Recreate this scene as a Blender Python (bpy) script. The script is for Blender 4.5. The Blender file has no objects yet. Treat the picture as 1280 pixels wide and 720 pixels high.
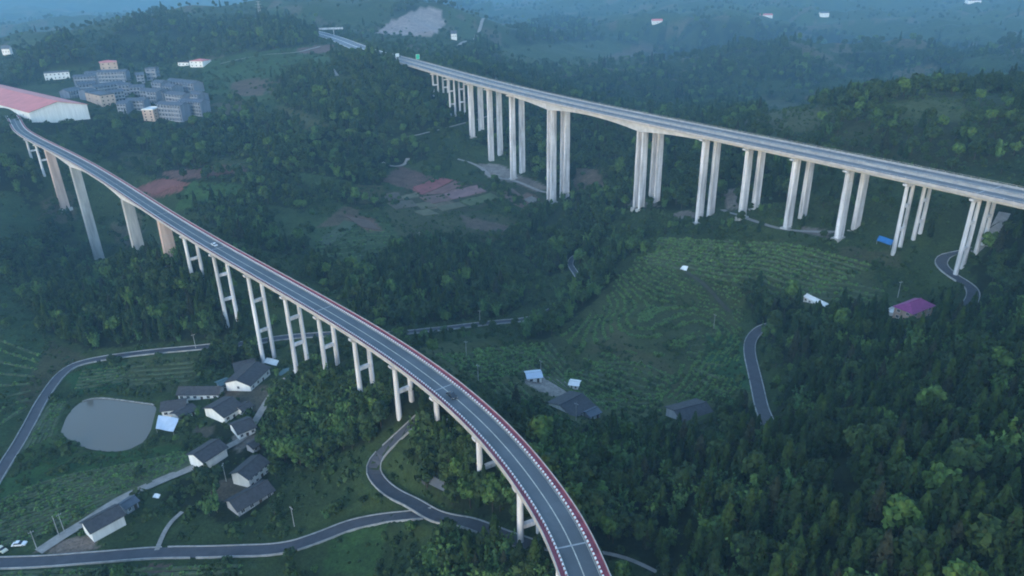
import bpy, bmesh, math, random
import numpy as np
from mathutils import Matrix, Vector
random.seed(7); rng = np.random.default_rng(7)
S = bpy.context.scene
# ------------------------------------------------------------------ camera, sky, sun, exposure
CAMZ = 200.0; F = 890.0; PITCH = math.radians(24.0); ROLL = math.radians(1.2)
fwd = np.array([0, math.cos(PITCH), -math.sin(PITCH)]); up0 = np.array([0, math.sin(PITCH), math.cos(PITCH)]); rt0 = np.array([1., 0, 0])
rgt = rt0*math.cos(ROLL) - up0*math.sin(ROLL); upv = up0*math.cos(ROLL) + rt0*math.sin(ROLL)
cd = bpy.data.cameras.new('camera'); cam = bpy.data.objects.new('camera', cd); S.collection.objects.link(cam)
cam.matrix_world = Matrix(((rgt[0], upv[0], -fwd[0], 0), (rgt[1], upv[1], -fwd[1], 0), (rgt[2], upv[2], -fwd[2], CAMZ), (0, 0, 0, 1)))
cd.sensor_width = 36; cd.lens = F/1280*36; cd.clip_start = 1; cd.clip_end = 20000; S.camera = cam
SUN_EL, SUN_AZ = math.radians(14), math.radians(205)      # dusk, sun low behind the camera and veiled by cloud
w = bpy.data.worlds.new('World'); S.world = w; w.use_nodes = True
nt = w.node_tree; bg = nt.nodes['Background']; sky = nt.nodes.new('ShaderNodeTexSky'); sky.sky_type = 'NISHITA'
sky.sun_disc = False; sky.sun_elevation = SUN_EL; sky.sun_rotation = SUN_AZ; sky.altitude = 500; sky.air_density = 1.3; sky.dust_density = 0.6; sky.ozone_density = 2.6
nt.links.new(sky.outputs[0], bg.inputs[0]); bg.inputs[1].default_value = 0.10
sl = bpy.data.lights.new('sun', 'SUN'); sl.energy = 0.12; sl.angle = math.radians(40); sl.color = (1, 0.98, 0.96)
so = bpy.data.objects.new('sun', sl); S.collection.objects.link(so)
sd = Vector((math.sin(SUN_AZ)*math.cos(SUN_EL), math.cos(SUN_AZ)*math.cos(SUN_EL), math.sin(SUN_EL)))
so.rotation_euler = sd.to_track_quat('Z', 'Y').to_euler(); so.location = (0, -50, 400)
vs = S.view_settings; vs.view_transform = 'Standard'; vs.look = 'None'; vs.gamma = 1; vs.exposure = 2.5; vs.use_curve_mapping = False
S.render.engine = 'CYCLES'; cy = S.cycles
cy.use_denoising = True; cy.max_bounces = 4; cy.diffuse_bounces = 2; cy.glossy_bounces = 2; cy.transmission_bounces = 2; cy.volume_bounces = 1; cy.transparent_max_bounces = 6
cy.caustics_reflective = False; cy.caustics_refractive = False; cy.filter_width = 1.9
HAZE_DENSITY = 0.00016; HAZE_COL = (0.30, 0.62, 0.92, 1)

# ------------------------------------------------------------------ pixel <-> world helpers
def ray(u, v):
    u = np.asarray(u, float); v = np.asarray(v, float)
    return fwd + rgt*(((u-640)/F)[..., None]) + upv*(((360-v)/F)[..., None])
def at(u, v, z):
    d = ray(u, v); return d*((z-CAMZ)/d[..., 2])[..., None] + np.array([0, 0, CAMZ])
def proj(p):
    p = np.asarray(p, float) - np.array([0, 0, CAMZ]); d = p@fwd; d = np.where(abs(d) < 1e-6, 1e-6, d)
    return 640+F*(p@rgt)/d, 360-F*(p@upv)/d, d
def inpoly(x, y, poly):
    c = np.zeros(np.shape(x), bool); n = len(poly)
    for i in range(n):
        x0, y0 = poly[i]; x1, y1 = poly[(i+1) % n]
        if y0 == y1: continue
        k = ((y0 > y) != (y1 > y)) & (x < (x1-x0)*(y-y0)/(y1-y0)+x0); c ^= k
    return c
def vnoise(x, y, seed=0):
    xi = np.floor(x).astype(np.int64); yi = np.floor(y).astype(np.int64); fx = x-xi; fy = y-yi
    fx = fx*fx*(3-2*fx); fy = fy*fy*(3-2*fy)
    def h(a, b):
        n = (a*374761393 + b*668265263 + seed*1442695041) & 0x7fffffff
        n = ((n ^ (n >> 13))*1274126177) & 0x7fffffff
        return ((n ^ (n >> 16)) & 0xffff)/65535.0
    return (h(xi, yi)*(1-fx)+h(xi+1, yi)*fx)*(1-fy)+(h(xi, yi+1)*(1-fx)+h(xi+1, yi+1)*fx)*fy*1.0
def fbm(x, y, o=4, seed=0):
    s = 0; a = .5
    for i in range(o): s = s + a*(vnoise(x*2**i, y*2**i, seed+i)-.5)*2; a *= .5
    return s

# ------------------------------------------------------------------ terrain: heights surveyed at known spots, spline between them
DZ1, DZ2 = 76.0, 104.0       # deck levels of the two viaducts
CN = [(-500.0, 730.0), (-482.0, 706.0), (-464.7, 681.5), (-446.8, 657.4), (-427.2, 634.8), (-406.6, 613.0), (-385.5, 591.6), (-364.3, 570.4), (-343.2, 549.1), (-322.3, 527.6), (-301.6, 505.8), (-281.3, 483.7), (-261.2, 461.5), (-241.2, 439.1), (-221.3, 416.6), (-201.4, 394.2), (-181.3, 372.0), (-160.9, 349.9), (-140.4, 328.0), (-119.6, 306.4), (-98.8, 284.8), (-78.0, 263.2), (-57.5, 241.2), (-37.8, 218.6), (-19.5, 194.9), (-3.5, 169.5), (8.9, 142.3), (14.4, 123.0), (18.6, 96), (20, 68), (18, 40)]
CF = [(-160, 976), (-146.5, 950), (-132.6, 924.1), (-118.5, 897.7), (-104.8, 871.0), (-91.3, 844.2), (-77.9, 817.3), (-64.6, 790.5), (-51.1, 763.6), (-37.5, 736.9), (-23.7, 710.3), (-9.6, 683.8), (4.9, 657.5), (19.7, 631.4), (34.9, 605.6), (50.4, 579.9), (66.3, 554.5), (82.5, 529.2), (99.0, 504.2), (115.8, 479.3), (132.7, 454.5), (149.6, 429.7), (166.6, 405.0), (183.5, 380.2), (200.1, 355.2), (216.4, 330.1), (232.5, 304.8), (248.6, 279.4), (264.5, 254), (280.4, 228.5)]
CNR = [(-171.5, 970), (-158, 944), (-144.3, 917.8), (-130.2, 891.3), (-116.4, 864.6), (-103.0, 837.8), (-89.6, 811.0), (-76.2, 784.1), (-62.8, 757.3), (-49.2, 730.5), (-35.4, 703.9), (-21.2, 677.5), (-6.8, 651.2), (8.0, 625.1), (23.2, 599.2), (38.7, 573.5), (54.6, 548.1), (70.8, 522.8), (87.3, 497.8), (104.0, 472.9), (120.9, 448.1), (137.9, 423.3), (154.9, 398.6), (171.8, 373.8), (188.4, 348.9), (204.7, 323.7), (220.8, 298.4), (236.9, 273), (252.8, 247.6), (268.7, 222)]
WPTS = [  # x, y, ground height: abutments and pier feet
 (-470, 690, 74), (-423, 625, 54), (-400, 602, 47), (-379, 585, 22), (-333, 539, -11), (-249, 448, 28), (-201, 394, 46), (-176, 362, 46), (-147, 335, 34), (-121, 308, 27), (-97, 283, 37),
 (-77, 262, 45), (-59, 243, 48.5), (-41, 222, 56), (-24, 200, 59), (-10, 177, 59), (2, 152, 56), (10, 125, 53),
 (-138, 920, 101), (-73, 792, 79), (-52, 752, 63), (-32, 712, 50), (-13, 676, 35), (7, 640, 28), (40, 584, 20.5), (98, 494, 44), (128, 450, 46), (147, 422, 60), (165, 395, 63), (184, 368, 65), (201, 341, 69), (212, 312, 67), (223, 319, 72),
 (0, 0, 62), (-120, 30, 34), (120, 30, 82), (0, -200, 70), (-300, -100, 36), (300, -100, 95), (-250, 90, 28), (260, 100, 95)]
PPTS = [  # pixel of the photograph, ground height there
 (0,720,25),(200,720,26),(400,720,29),(560,720,44),(640,700,50),(755,690,51),(830,718,51),(900,700,60),(1000,700,70),(1150,710,80),(1280,720,85),(1280,600,85),(1130,600,80),(1000,600,70),(900,600,58),(800,600,50),
 (720,560,44),(690,520,38),(740,525,32),(710,500,28),(670,475,28),(870,518,38),(930,530,48),(955,505,44),(948,490,42),(940,425,36),(955,410,37),(1000,540,60),(1100,540,72),(1200,500,76),(1280,470,80),
 (1050,450,58),(1000,410,48),(1145,395,61),(1150,440,67),(1240,410,66),(1280,400,68),(1018,377,51),(1090,385,56),
 (660,430,26),(700,460,27),(800,480,27),(850,440,29),(900,450,33),(800,400,32),(750,390,27),(700,405,23),(850,340,40),(810,300,42),(900,320,47),(950,345,50),(1000,330,56),(1080,335,59),(1000,300,61),(900,385,34),
 (800,200,46),(740,180,42),(740,220,36),(850,230,50),(960,235,66),(900,140,42),(750,120,22),(750,80,0),(750,30,10),(600,60,60),(700,50,20),(900,100,10),(900,50,5),(900,10,40),(1000,60,-10),
 (1050,205,82),(1130,175,98),(1130,117,112),(1000,150,90),(1250,175,104),(1280,128,116),(1200,118,113),(1130,88,-20),(1130,40,-10),(1130,0,40),(1280,60,-10),(1280,0,40),(1020,100,5),
 (1250,290,82),(1190,345,64),(1215,365,62),(1178,325,66),
 (450,100,93),(520,100,88),(430,150,70),(400,200,53),(500,180,52),(540,190,45),(480,70,104),(430,52,108),(400,44,108),(420,85,98),(560,150,62),
 (500,240,31),(560,230,28),(600,260,24),(660,245,23),(490,200,42),(600,295,21),(700,290,20),(560,350,30),(620,345,27),(712,330,21),(690,390,23),(650,402,24),(640,370,24),(500,417,28),(560,410,26),
 (450,280,27),(400,330,32),(540,300,24),(400,250,37),(300,250,36),(300,180,50),(200,230,38),(200,180,48),(130,180,50),(300,130,70),(350,100,84),(330,300,36),(440,350,32),(430,390,32),
 (150,140,68),(230,140,66),(100,95,80),(250,92,84),(40,150,72),(102,136,72),(-60,125,74),(0,165,73),(200,75,88),(200,34,125),(150,50,112),(260,50,112),(80,62,108),(30,80,90),(330,28,132),(300,45,112),(200,12,30),(60,45,30),(330,2,40),
 (10,250,36),(10,320,24),(60,300,15),(40,380,24),(100,360,14),(150,370,28),(200,350,42),(250,385,38),(100,420,27),(0,420,30),(0,500,28),(70,470,26),(130,440,27),(250,432,28),(310,431,28),(350,421,29),(60,540,25),(0,590,25),
 (70,540,24),(195,540,24.5),(130,490,24.5),(130,568,24.5),(195,505,25),(230,500,26),(300,480,28),(340,470,29),(400,480,38),(380,540,32),(340,600,28),(300,640,27),(450,510,43),(450,600,37),(520,555,49),(478,570,42),
 (560,575,55),(600,600,57),(540,605,49),(500,622,38),(560,645,44),(605,660,51),(250,600,26),(150,600,25),(100,690,25.5),(300,690,28),(500,690,37),(600,430,31),(560,440,36),(640,480,33),(620,520,40),(660,540,40),
 (0,60,20),(0,20,20),(60,0,25),(200,0,30),(420,15,30),(540,12,126),(480,38,106),(560,45,92),(620,20,40),(640,0,40),
 (-250,300,40),(-250,550,32),(-250,150,78),(-250,50,30),(1530,280,92),(1530,450,92),(1530,150,120),(1530,60,0)]
FARPTS = [(a, r, z) for a in range(-70, 71, 14) for r, z in ((5200, 150), (7000, 185))]
ctl = [(x, y, z) for x, y, z in WPTS]
pp = np.array(PPTS, float); pw = at(pp[:, 0], pp[:, 1], pp[:, 2]); ctl += [tuple(p) for p in pw]
ctl += [(r*math.sin(math.radians(a)), r*math.cos(math.radians(a)), z+8*math.sin(a*.13+r)) for a, r, z in FARPTS]
ctl = np.array(ctl)
OY = -260.0                                                # grid pole lies behind the camera
def lp(x, y):
    yy = y-OY; return np.stack([np.arctan2(x, yy)*1.0, np.log(np.hypot(x, yy))*1.0], -1)
def tps_fit(q, z, lam):
    n = len(q); d = np.linalg.norm(q[:, None]-q[None], axis=2); K = np.where(d > 0, d*d*np.log(d+1e-12), 0) + lam*np.eye(n)
    Pm = np.c_[np.ones(n), q]; A = np.zeros((n+3, n+3)); A[:n, :n] = K; A[:n, n:] = Pm; A[n:, :n] = Pm.T
    return np.linalg.solve(A, np.r_[z, 0, 0, 0])
Q = lp(ctl[:, 0], ctl[:, 1]); COEF = tps_fit(Q, ctl[:, 2], 2e-5)
def tps(x, y):
    q = lp(x, y).reshape(-1, 2); out = np.empty(len(q)); n = len(Q)
    for i in range(0, len(q), 20000):
        b = q[i:i+20000]; d2 = ((b[:, None]-Q[None])**2).sum(2); K = .5*d2*np.log(d2+1e-20)
        out[i:i+20000] = K@COEF[:n] + COEF[n] + b@COEF[n+1:]
    return out.reshape(np.shape(x))
TH = np.radians(np.linspace(-56, 56, 620))
RR = np.exp(np.r_[np.linspace(math.log(170), math.log(370), 50, endpoint=False), np.linspace(math.log(370), math.log(1150), 470, endpoint=False), np.linspace(math.log(1150), math.log(7200), 190)])
LR = np.log(RR); TT, RG = np.meshgrid(TH, RR); GX = RG*np.sin(TT); GY = RG*np.cos(TT)+OY
GZ = np.minimum(tps(GX, GY), 196)
DC = np.hypot(GX, GY)
GZ += fbm(GX/26, GY/26, 3, 3)*np.clip((DC-150)/500, .25, 1.2)*1.6 + fbm(GX/130, GY/130, 3, 9)*np.clip((DC-550)/700, 0, 1.4)*15 + fbm(GX/420, GY/420, 3, 19)*np.clip((DC-1300)/1500, 0, 1)*48
rdg = .75-2.2*abs(fbm(GX/460+3.1, GY/460, 4, 41))
GZ += np.maximum(rdg, -.4)*np.clip((DC-820)/900, 0, 1)*95*np.where(GX < -60, .12+.5*np.clip((DC-1900)/900, 0, 1), np.clip((GX+60)/500, .12, 1))*np.clip((np.hypot(GX+290, (GY-1200)*.6)-60)/260, .08, 1)
GZ = np.minimum(GZ, 198)
KNOLL = [(690,425),(735,395),(775,345),(800,326),(850,338),(905,350),(930,366),(925,420),(935,480),(905,500),(850,512),(790,520),(740,505),(700,470)]
STEP = .95
_u, _v, _d = proj(np.stack([GX, GY, GZ], -1)); KNM = inpoly(_u, _v, KNOLL) & (DC > 250) & (DC < 560)
fz = GZ/STEP; fr = fz-np.floor(fz); GZ = np.where(KNM, STEP*(np.floor(fz)+np.clip((fr-.55)/.45, 0, 1)), GZ)     # terraces cut into the knoll
def hgt(x, y):
    x = np.asarray(x, float); y = np.asarray(y, float); yy = y-OY
    th = np.clip((np.arctan2(x, yy)-TH[0])/(TH[1]-TH[0]), 0, len(TH)-1.001); rr = np.clip(np.interp(np.log(np.hypot(x, yy)), LR, np.arange(len(LR))), 0, len(LR)-1.001)
    i = th.astype(int); j = rr.astype(int); a = th-i; b = rr-j
    return (GZ[j, i]*(1-a)+GZ[j, i+1]*a)*(1-b)+(GZ[j+1, i]*(1-a)+GZ[j+1, i+1]*a)*b
def ground(pts):
    """points of the terrain seen at these pixels"""
    p = np.atleast_2d(np.array(pts, float)); d = ray(p[:, 0], p[:, 1]); d /= np.linalg.norm(d, axis=1)[:, None]
    t = np.full(len(p), 60.0); lo = t.copy(); done = np.zeros(len(p), bool); hi = t.copy()
    for k in range(1300):
        pos = d*t[:, None]; below = (CAMZ+pos[:, 2] < hgt(pos[:, 0], pos[:, 1])) & ~done
        hi = np.where(below, t, hi); done |= below; lo = np.where(done, lo, t); t = np.where(done, t, t*1.0035)
        if done.all(): break
    for k in range(18):
        m = (lo+hi)/2; pos = d*m[:, None]; bl = CAMZ+pos[:, 2] < hgt(pos[:, 0], pos[:, 1]); hi = np.where(bl, m, hi); lo = np.where(bl, lo, m)
    pos = d*hi[:, None]; pos[:, 2] = hgt(pos[:, 0], pos[:, 1]); return pos
def smooth_line(P, ds=2.0, it=3):
    P = np.asarray(P, float)
    for _ in range(it):
        a = P[:-1]*.75+P[1:]*.25; b = P[:-1]*.25+P[1:]*.75; P = np.vstack([P[:1], np.stack([a, b], 1).reshape(-1, P.shape[1]), P[-1:]])
    s = np.r_[0, np.cumsum(np.linalg.norm(np.diff(P[:, :2], axis=0), axis=1))]; n = max(2, int(s[-1]/ds)); q = np.linspace(0, s[-1], n)
    return np.stack([np.interp(q, s, P[:, k]) for k in range(P.shape[1])], -1)
def carve(line, flat, fade):
    """bed the terrain to the z of a line"""
    x0, y0 = line[:, 0].min()-fade-flat, line[:, 1].min()-fade-flat; x1, y1 = line[:, 0].max()+fade+flat, line[:, 1].max()+fade+flat
    J, I = np.nonzero((GX > x0) & (GX < x1) & (GY > y0) & (GY < y1))
    for k in range(0, len(J), 8000):
        j, i = J[k:k+8000], I[k:k+8000]; d2 = (GX[j, i][:, None]-line[None, :, 0])**2+(GY[j, i][:, None]-line[None, :, 1])**2
        n = d2.argmin(1); d = np.sqrt(d2[np.arange(len(n)), n]); wgt = np.clip(1-(d-flat)/fade, 0, 1); wgt = wgt*wgt*(3-2*wgt)
        GZ[j, i] = GZ[j, i]*(1-wgt)+(line[n, 2])*wgt
ROADS = {  # name: (pixels, width, kind)
 'village_road': ([(-60,690),(-30,640),(0,590),(30,545),(55,495),(80,462),(110,450),(180,441),(250,434),(310,431),(350,421),(412,418)], 4.5, 'asphalt'),
 'valley_road': ([(455,418),(500,417),(560,410),(620,403),(660,400),(692,386)], 3.8, 'asphalt'),
 'lane': ([(-60,706),(0,704),(60,702),(120,697),(200,690),(280,690),(350,688),(400,672),(440,655),(480,648),(510,645),(534,643)], 4.8, 'asphalt'),
 'switchback_road': ([(560,497),(535,513),(512,532),(490,553),(472,572),(465,590),(475,605),(500,622),(530,640),(570,650),(605,661),(640,675),(662,682)], 4.7, 'asphalt'),
 'wood_path': ([(676,686),(700,688),(755,690),(800,703),(850,728)], 1.3, 'pale'),
 'hill_road': ([(990,395),(968,405),(950,412),(938,424),(936,440),(942,465),(948,490),(953,512),(965,545)], 4.8, 'asphalt'),
 'hairpin_road': ([(1215,312),(1195,317),(1180,321),(1174,331),(1188,344),(1208,354),(1218,364),(1214,378),(1200,392)], 5.0, 'asphalt'),
 'concrete_track': ([(1256,266),(1246,284),(1233,304),(1216,316)], 5.0, 'pale'),
 'pier_track': ([(903,262),(925,272),(960,283),(1000,290),(1045,290)], 3.6, 'pale'),
 'village_drive': ([(48,690),(78,670),(108,652),(140,630),(165,617),(200,601),(240,585)], 4.2, 'pale'),
 'village_alley': ([(240,585),(282,560),(306,548),(322,522),(335,500),(350,480),(372,462)], 3.2, 'pale'),
 'footpath': ([(196,688),(204,668),(214,652),(228,640)], 1.6, 'pale'),
 'hill_track': ([(275,80),(300,74),(320,70),(345,68),(372,66),(400,58)], 5.0, 'pale'),
 'far_track': ([(622,29),(604,33),(592,44),(586,52),(572,58)], 7.0, 'pale'),
 'valley_track': ([(508,171),(535,166),(560,160),(585,153),(610,145)], 3.0, 'pale'),
 'bend_track': ([(478,203),(490,209),(506,207),(510,198)], 4.0, 'pale'),
 'pier_yard_track': ([(572,199),(596,206),(608,215),(612,222),(640,224),(670,238),(684,241)], 4.0, 'pale'),
 'ridge_track': ([(410,82),(416,88),(421,95)], 5.0, 'pale'),
 'grove_road': ([(722,346),(712,332),(714,325),(719,321)], 3.2, 'asphalt'),
 'terrace_track': ([(857,341),(874,350),(892,368),(912,390)], 2.4, 'dirt')}
LINES = {}
for k, (px, wd, kind) in ROADS.items():
    g = smooth_line(ground(px), 2.0); z = hgt(g[:, 0], g[:, 1])
    for _ in range(12): z = np.r_[z[:1], (z[:-2]+2*z[1:-1]+z[2:])/4, z[-1:]]
    g[:, 2] = z; LINES[k] = (g, wd, kind)
for end, ia, to in (('lane', -1, 'switchback_road'), ('village_drive', 0, 'lane'), ('village_alley', 0, 'village_drive'), ('footpath', 0, 'lane')):
    g = LINES[end][0]; o_ = LINES[to][0]; e = g[ia]; zt = o_[np.argmin(np.hypot(o_[:, 0]-e[0], o_[:, 1]-e[1])), 2]; dd = np.hypot(g[:, 0]-e[0], g[:, 1]-e[1]); g[:, 2] += (zt-e[2])*np.clip(1-dd/(45 if end == 'lane' else 26), 0, 1)
for k, (g, wd, kind) in LINES.items(): carve(g-np.array([0, 0, .25]), wd/2+1.0, 5.0 if kind == 'asphalt' else 3.0)
carve(LINES['lane'][0]-np.array([0, 0, .25]), 3.3, 2.2)
# expressway in its cutting beyond the far viaduct
EXP = smooth_line(np.array([(-165, 973, 103.6), (-195, 1030, 104), (-225, 1095, 105), (-262, 1180, 106), (-305, 1270, 107), (-360, 1370, 108), (-430, 1480, 108)]), 6.0)
carve(EXP-np.array([0, 0, .3]), 15, 30)
# pond
POND = [(76,540),(84,518),(100,502),(122,497),(150,500),(178,504),(196,506),(194,524),(186,544),(176,557),(150,565),(122,564),(92,556)]
PZ = 24.4
pond_xy = smooth_line(np.vstack([at(np.array([a for a, b in POND]), np.array([b for a, b in POND]), PZ)]+[at(np.array([76.]), np.array([540.]), PZ)]), 2.0, 1)
m = inpoly(GX, GY, [tuple(p[:2]) for p in pond_xy])
carve(np.c_[pond_xy[:, :2], np.full(len(pond_xy), PZ+.5)], 1.2, 6); GZ[m] = PZ-1.2
# keep the hill clear below the near viaduct
NEARC = smooth_line(np.c_[np.array(CN), np.full(len(CN), 0.)], 1.0); FARC = smooth_line(np.c_[np.array(CF), np.full(len(CF), 0.)], 1.0); NRC = smooth_line(np.c_[np.array(CNR), np.full(len(CNR), 0.)], 1.0)
# ------------------------------------------------------------------ materials
def new_mat(name):
    m = bpy.data.materials.new(name); m.use_nodes = True; n = m.node_tree.nodes; return m, n, m.node_tree.links, n['Principled BSDF']
def mat(name, col, rough=.8, var=.25, scale=.35, streak=0, metal=0, spec=.3, dark=None):
    """plain weathered surface: base colour broken up by two octaves of noise; streak stretches it down the face"""
    m, n, l, b = new_mat(name); b.inputs['Roughness'].default_value = rough; b.inputs['Metallic'].default_value = metal; b.inputs['Specular IOR Level'].default_value = spec
    g = n.new('ShaderNodeNewGeometry'); mp = n.new('ShaderNodeMapping'); l.new(g.outputs['Position'], mp.inputs[0])
    mp.inputs['Scale'].default_value = (scale, scale, scale*(.12 if streak else 1))
    t = n.new('ShaderNodeTexNoise'); t.inputs['Scale'].default_value = 1; t.inputs['Detail'].default_value = 6; t.inputs['Roughness'].default_value = .65; l.new(mp.outputs[0], t.inputs[0])
    r = n.new('ShaderNodeValToRGB'); l.new(t.outputs[0], r.inputs[0]); d = dark or tuple(c*(1-var) for c in col)
    r.color_ramp.elements[0].position = .32; r.color_ramp.elements[1].position = .68; r.color_ramp.elements[0].color = (*d, 1); r.color_ramp.elements[1].color = (*[min(1, c*(1+var*.6)) for c in col], 1)
    l.new(r.outputs[0], b.inputs['Base Color']); return m
def leaf_mat(name, cols, rough=.75):
    """foliage: each plant its own tone, lighter and darker clumps inside one crown"""
    m, n, l, b = new_mat(name); b.inputs['Roughness'].default_value = rough; b.inputs['Specular IOR Level'].default_value = .15
    fq = {'crop_leaves': 1.3, 'bamboo_leaves': .86, 'shrub_leaves': .88, 'broad_leaves_bright': .95, 'broad_leaves': .84}.get(name, .56); cols = [tuple(q*fq*f for q, f in zip(c, (.96, 1., .66))) for c in cols]
    oi = n.new('ShaderNodeObjectInfo'); r = n.new('ShaderNodeValToRGB'); l.new(oi.outputs['Random'], r.inputs[0]); e = r.color_ramp.elements
    for i, c in enumerate(cols):
        if i < 2: e[i].color = (*c, 1); e[i].position = i/(len(cols)-1)
        else: q = e.new(i/(len(cols)-1)); q.color = (*c, 1)
    e[0].position = 0; 
    for i in range(len(cols)): e[i].position = i/(len(cols)-1)
    for i, c in enumerate(cols): e[i].color = (*c, 1)
    tc = n.new('ShaderNodeTexCoord'); t = n.new('ShaderNodeTexNoise'); t.inputs['Scale'].default_value = .9; t.inputs['Detail'].default_value = 3; l.new(tc.outputs['Object'], t.inputs[0])
    mr = n.new('ShaderNodeMapRange'); l.new(t.outputs[0], mr.inputs[0]); mr.inputs[1].default_value = .3; mr.inputs[2].default_value = .7; mr.inputs[3].default_value = .5; mr.inputs[4].default_value = 1.6
    mx = n.new('ShaderNodeVectorMath'); mx.operation = 'SCALE'; l.new(r.outputs[0], mx.inputs[0]); l.new(mr.outputs[0], mx.inputs['Scale']); l.new(mx.outputs[0], b.inputs['Base Color'])
    return m
M = {}
M['concrete'] = mat('pale_concrete', (.56, .56, .58), .85, .5, .38, streak=1)
M['concrete_warm'] = mat('tan_concrete', (.50, .38, .33), .85, .4, .22, streak=1)
M['concrete_grey'] = mat('weathered_concrete', (.38, .38, .37), .88, .45, .25, streak=1)
M['girder'] = mat('girder_concrete', (.50, .50, .51), .85, .25, .2)
M['asphalt'] = mat('viaduct_asphalt', (.095, .106, .118), .82, .22, .10)
M['asphalt_far'] = mat('expressway_asphalt', (.15, .155, .165), .8, .18, .1)
M['road'] = mat('country_asphalt', (.065, .066, .078), .85, .22, .3)
M['pale'] = mat('concrete_track', (.27, .25, .23), .9, .3, .4)
M['dirt'] = mat('trodden_earth', (.058, .056, .036), .95, .4, .3)
M['kerb'] = mat('kerb_concrete', (.30, .30, .30), .85, .35, .35)
M['white'] = mat('white_paint', (.72, .72, .70), .6, .08, .8)
M['line'] = mat('road_line_paint', (.50, .47, .40), .7, .3, .6)
M['red'] = mat('red_walkway', (.30, .075, .10), .8, .3, .25)
M['redpaint'] = mat('red_paint', (.32, .06, .06), .6, .2, .5)
M['rail'] = mat('parapet_concrete', (.36, .34, .33), .85, .25, .3)
M['joint'] = mat('expansion_joint', (.30, .31, .32), .6, .2, .6)
M['wall'] = mat('whitewashed_wall', (.74, .73, .70), .85, .16, .5, streak=1)
M['wallgrey'] = mat('grey_render', (.32, .33, .35), .88, .25, .4, streak=1)
M['wallpale'] = mat('pale_balcony_render', (.34, .35, .38), .85, .25, .4)
M['walltan'] = mat('tan_render', (.50, .37, .29), .88, .2, .4, streak=1)
M['wallblue'] = mat('bluegrey_render', (.16, .185, .23), .88, .25, .3, streak=1)
M['tile'] = mat('grey_roof_tile', (.055, .055, .062), .85, .35, .8)
M['tileblue'] = mat('bluegrey_roof', (.085, .10, .125), .8, .3, .3)
M['purple'] = mat('purple_tile', (.24, .045, .16), .6, .2, .8)
M['redroof'] = mat('faded_red_sheet', (.58, .175, .16), .6, .18, .08)
M['bluesheet'] = mat('pale_blue_sheet', (.46, .53, .62), .45, .12, .4)
M['bluetarp'] = mat('blue_tarpaulin', (.03, .16, .42), .45, .25, .5)
M['tealroof'] = mat('teal_sheet_roof', (.07, .13, .15), .6, .2, .5)
M['wood'] = mat('dark_timber', (.07, .05, .04), .85, .3, .8)
M['green'] = mat('green_sign', (.02, .42, .25), .5, .1, .5)
M['glass'] = mat('window_glass', (.03, .035, .045), .15, .1, .5, spec=.5)
M['carwhite'] = mat('white_car_paint', (.72, .73, .74), .25, .05, .5, spec=.5)
M['cardark'] = mat('dark_car_paint', (.018, .02, .028), .25, .1, .5, spec=.5)
M['carcream'] = mat('cream_car_paint', (.55, .54, .42), .3, .05, .5, spec=.5)
M['tyre'] = mat('tyre_rubber', (.015, .015, .016), .9, .1, .5)
M['lamp'] = mat('lamp_lens', (.5, .5, .48), .2, .1, .5)
M['bark'] = mat('bark', (.06, .045, .035), .9, .3, .8)
M['rubble'] = mat('pale_rubble', (.30, .28, .26), .95, .5, .6)
M['con0'] = leaf_mat('conifer_needles', [(.012, .034, .012), (.024, .058, .018), (.016, .040, .020), (.040, .082, .024)])
M['con1'] = leaf_mat('conifer_needles_yellowish', [(.034, .070, .020), (.044, .082, .024)])
M['con2'] = leaf_mat('conifer_needles_dull', [(.026, .036, .026), (.036, .042, .034)])
M['bro0'] = leaf_mat('broad_leaves', [(.022, .042, .020), (.034, .060, .024), (.028, .052, .030), (.046, .076, .030)])
M['bro1'] = leaf_mat('broad_leaves_bright', [(.052, .100, .036), (.070, .120, .042)])
M['bam0'] = leaf_mat('bamboo_leaves', [(.055, .115, .058), (.070, .135, .062), (.085, .150, .055)])
M['bank'] = mat('grassy_bank', (.064, .084, .040), .95, .45, .35)
M['shrub'] = leaf_mat('shrub_leaves', [(.022, .042, .018), (.036, .064, .024), (.048, .072, .030), (.030, .054, .026)])
M['crop'] = leaf_mat('crop_leaves', [(.060, .115, .050), (.075, .135, .055), (.066, .108, .044), (.090, .145, .066)])
def ground_mat():
    m, n, l, b = new_mat('ground'); b.inputs['Roughness'].default_value = .95; b.inputs['Specular IOR Level'].default_value = .1
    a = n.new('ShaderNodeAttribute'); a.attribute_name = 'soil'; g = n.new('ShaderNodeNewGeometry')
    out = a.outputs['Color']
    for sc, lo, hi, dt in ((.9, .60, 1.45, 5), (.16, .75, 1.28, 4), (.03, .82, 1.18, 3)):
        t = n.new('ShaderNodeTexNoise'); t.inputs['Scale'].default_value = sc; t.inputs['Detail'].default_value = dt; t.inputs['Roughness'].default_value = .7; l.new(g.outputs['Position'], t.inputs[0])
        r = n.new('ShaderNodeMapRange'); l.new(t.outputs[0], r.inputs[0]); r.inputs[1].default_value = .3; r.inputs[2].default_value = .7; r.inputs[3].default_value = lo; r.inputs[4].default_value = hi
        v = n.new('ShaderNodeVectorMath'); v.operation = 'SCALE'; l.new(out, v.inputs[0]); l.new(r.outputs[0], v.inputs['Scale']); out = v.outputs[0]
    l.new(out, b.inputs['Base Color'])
    bp = n.new('ShaderNodeBump'); bp.inputs['Strength'].default_value = .6; bp.inputs['Distance'].default_value = .5; t = n.new('ShaderNodeTexNoise'); t.inputs['Scale'].default_value = .7; t.inputs['Detail'].default_value = 5; l.new(g.outputs['Position'], t.inputs[0])
    l.new(t.outputs[0], bp.inputs['Height']); l.new(bp.outputs[0], b.inputs['Normal']); return m
M['ground'] = ground_mat()
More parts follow.
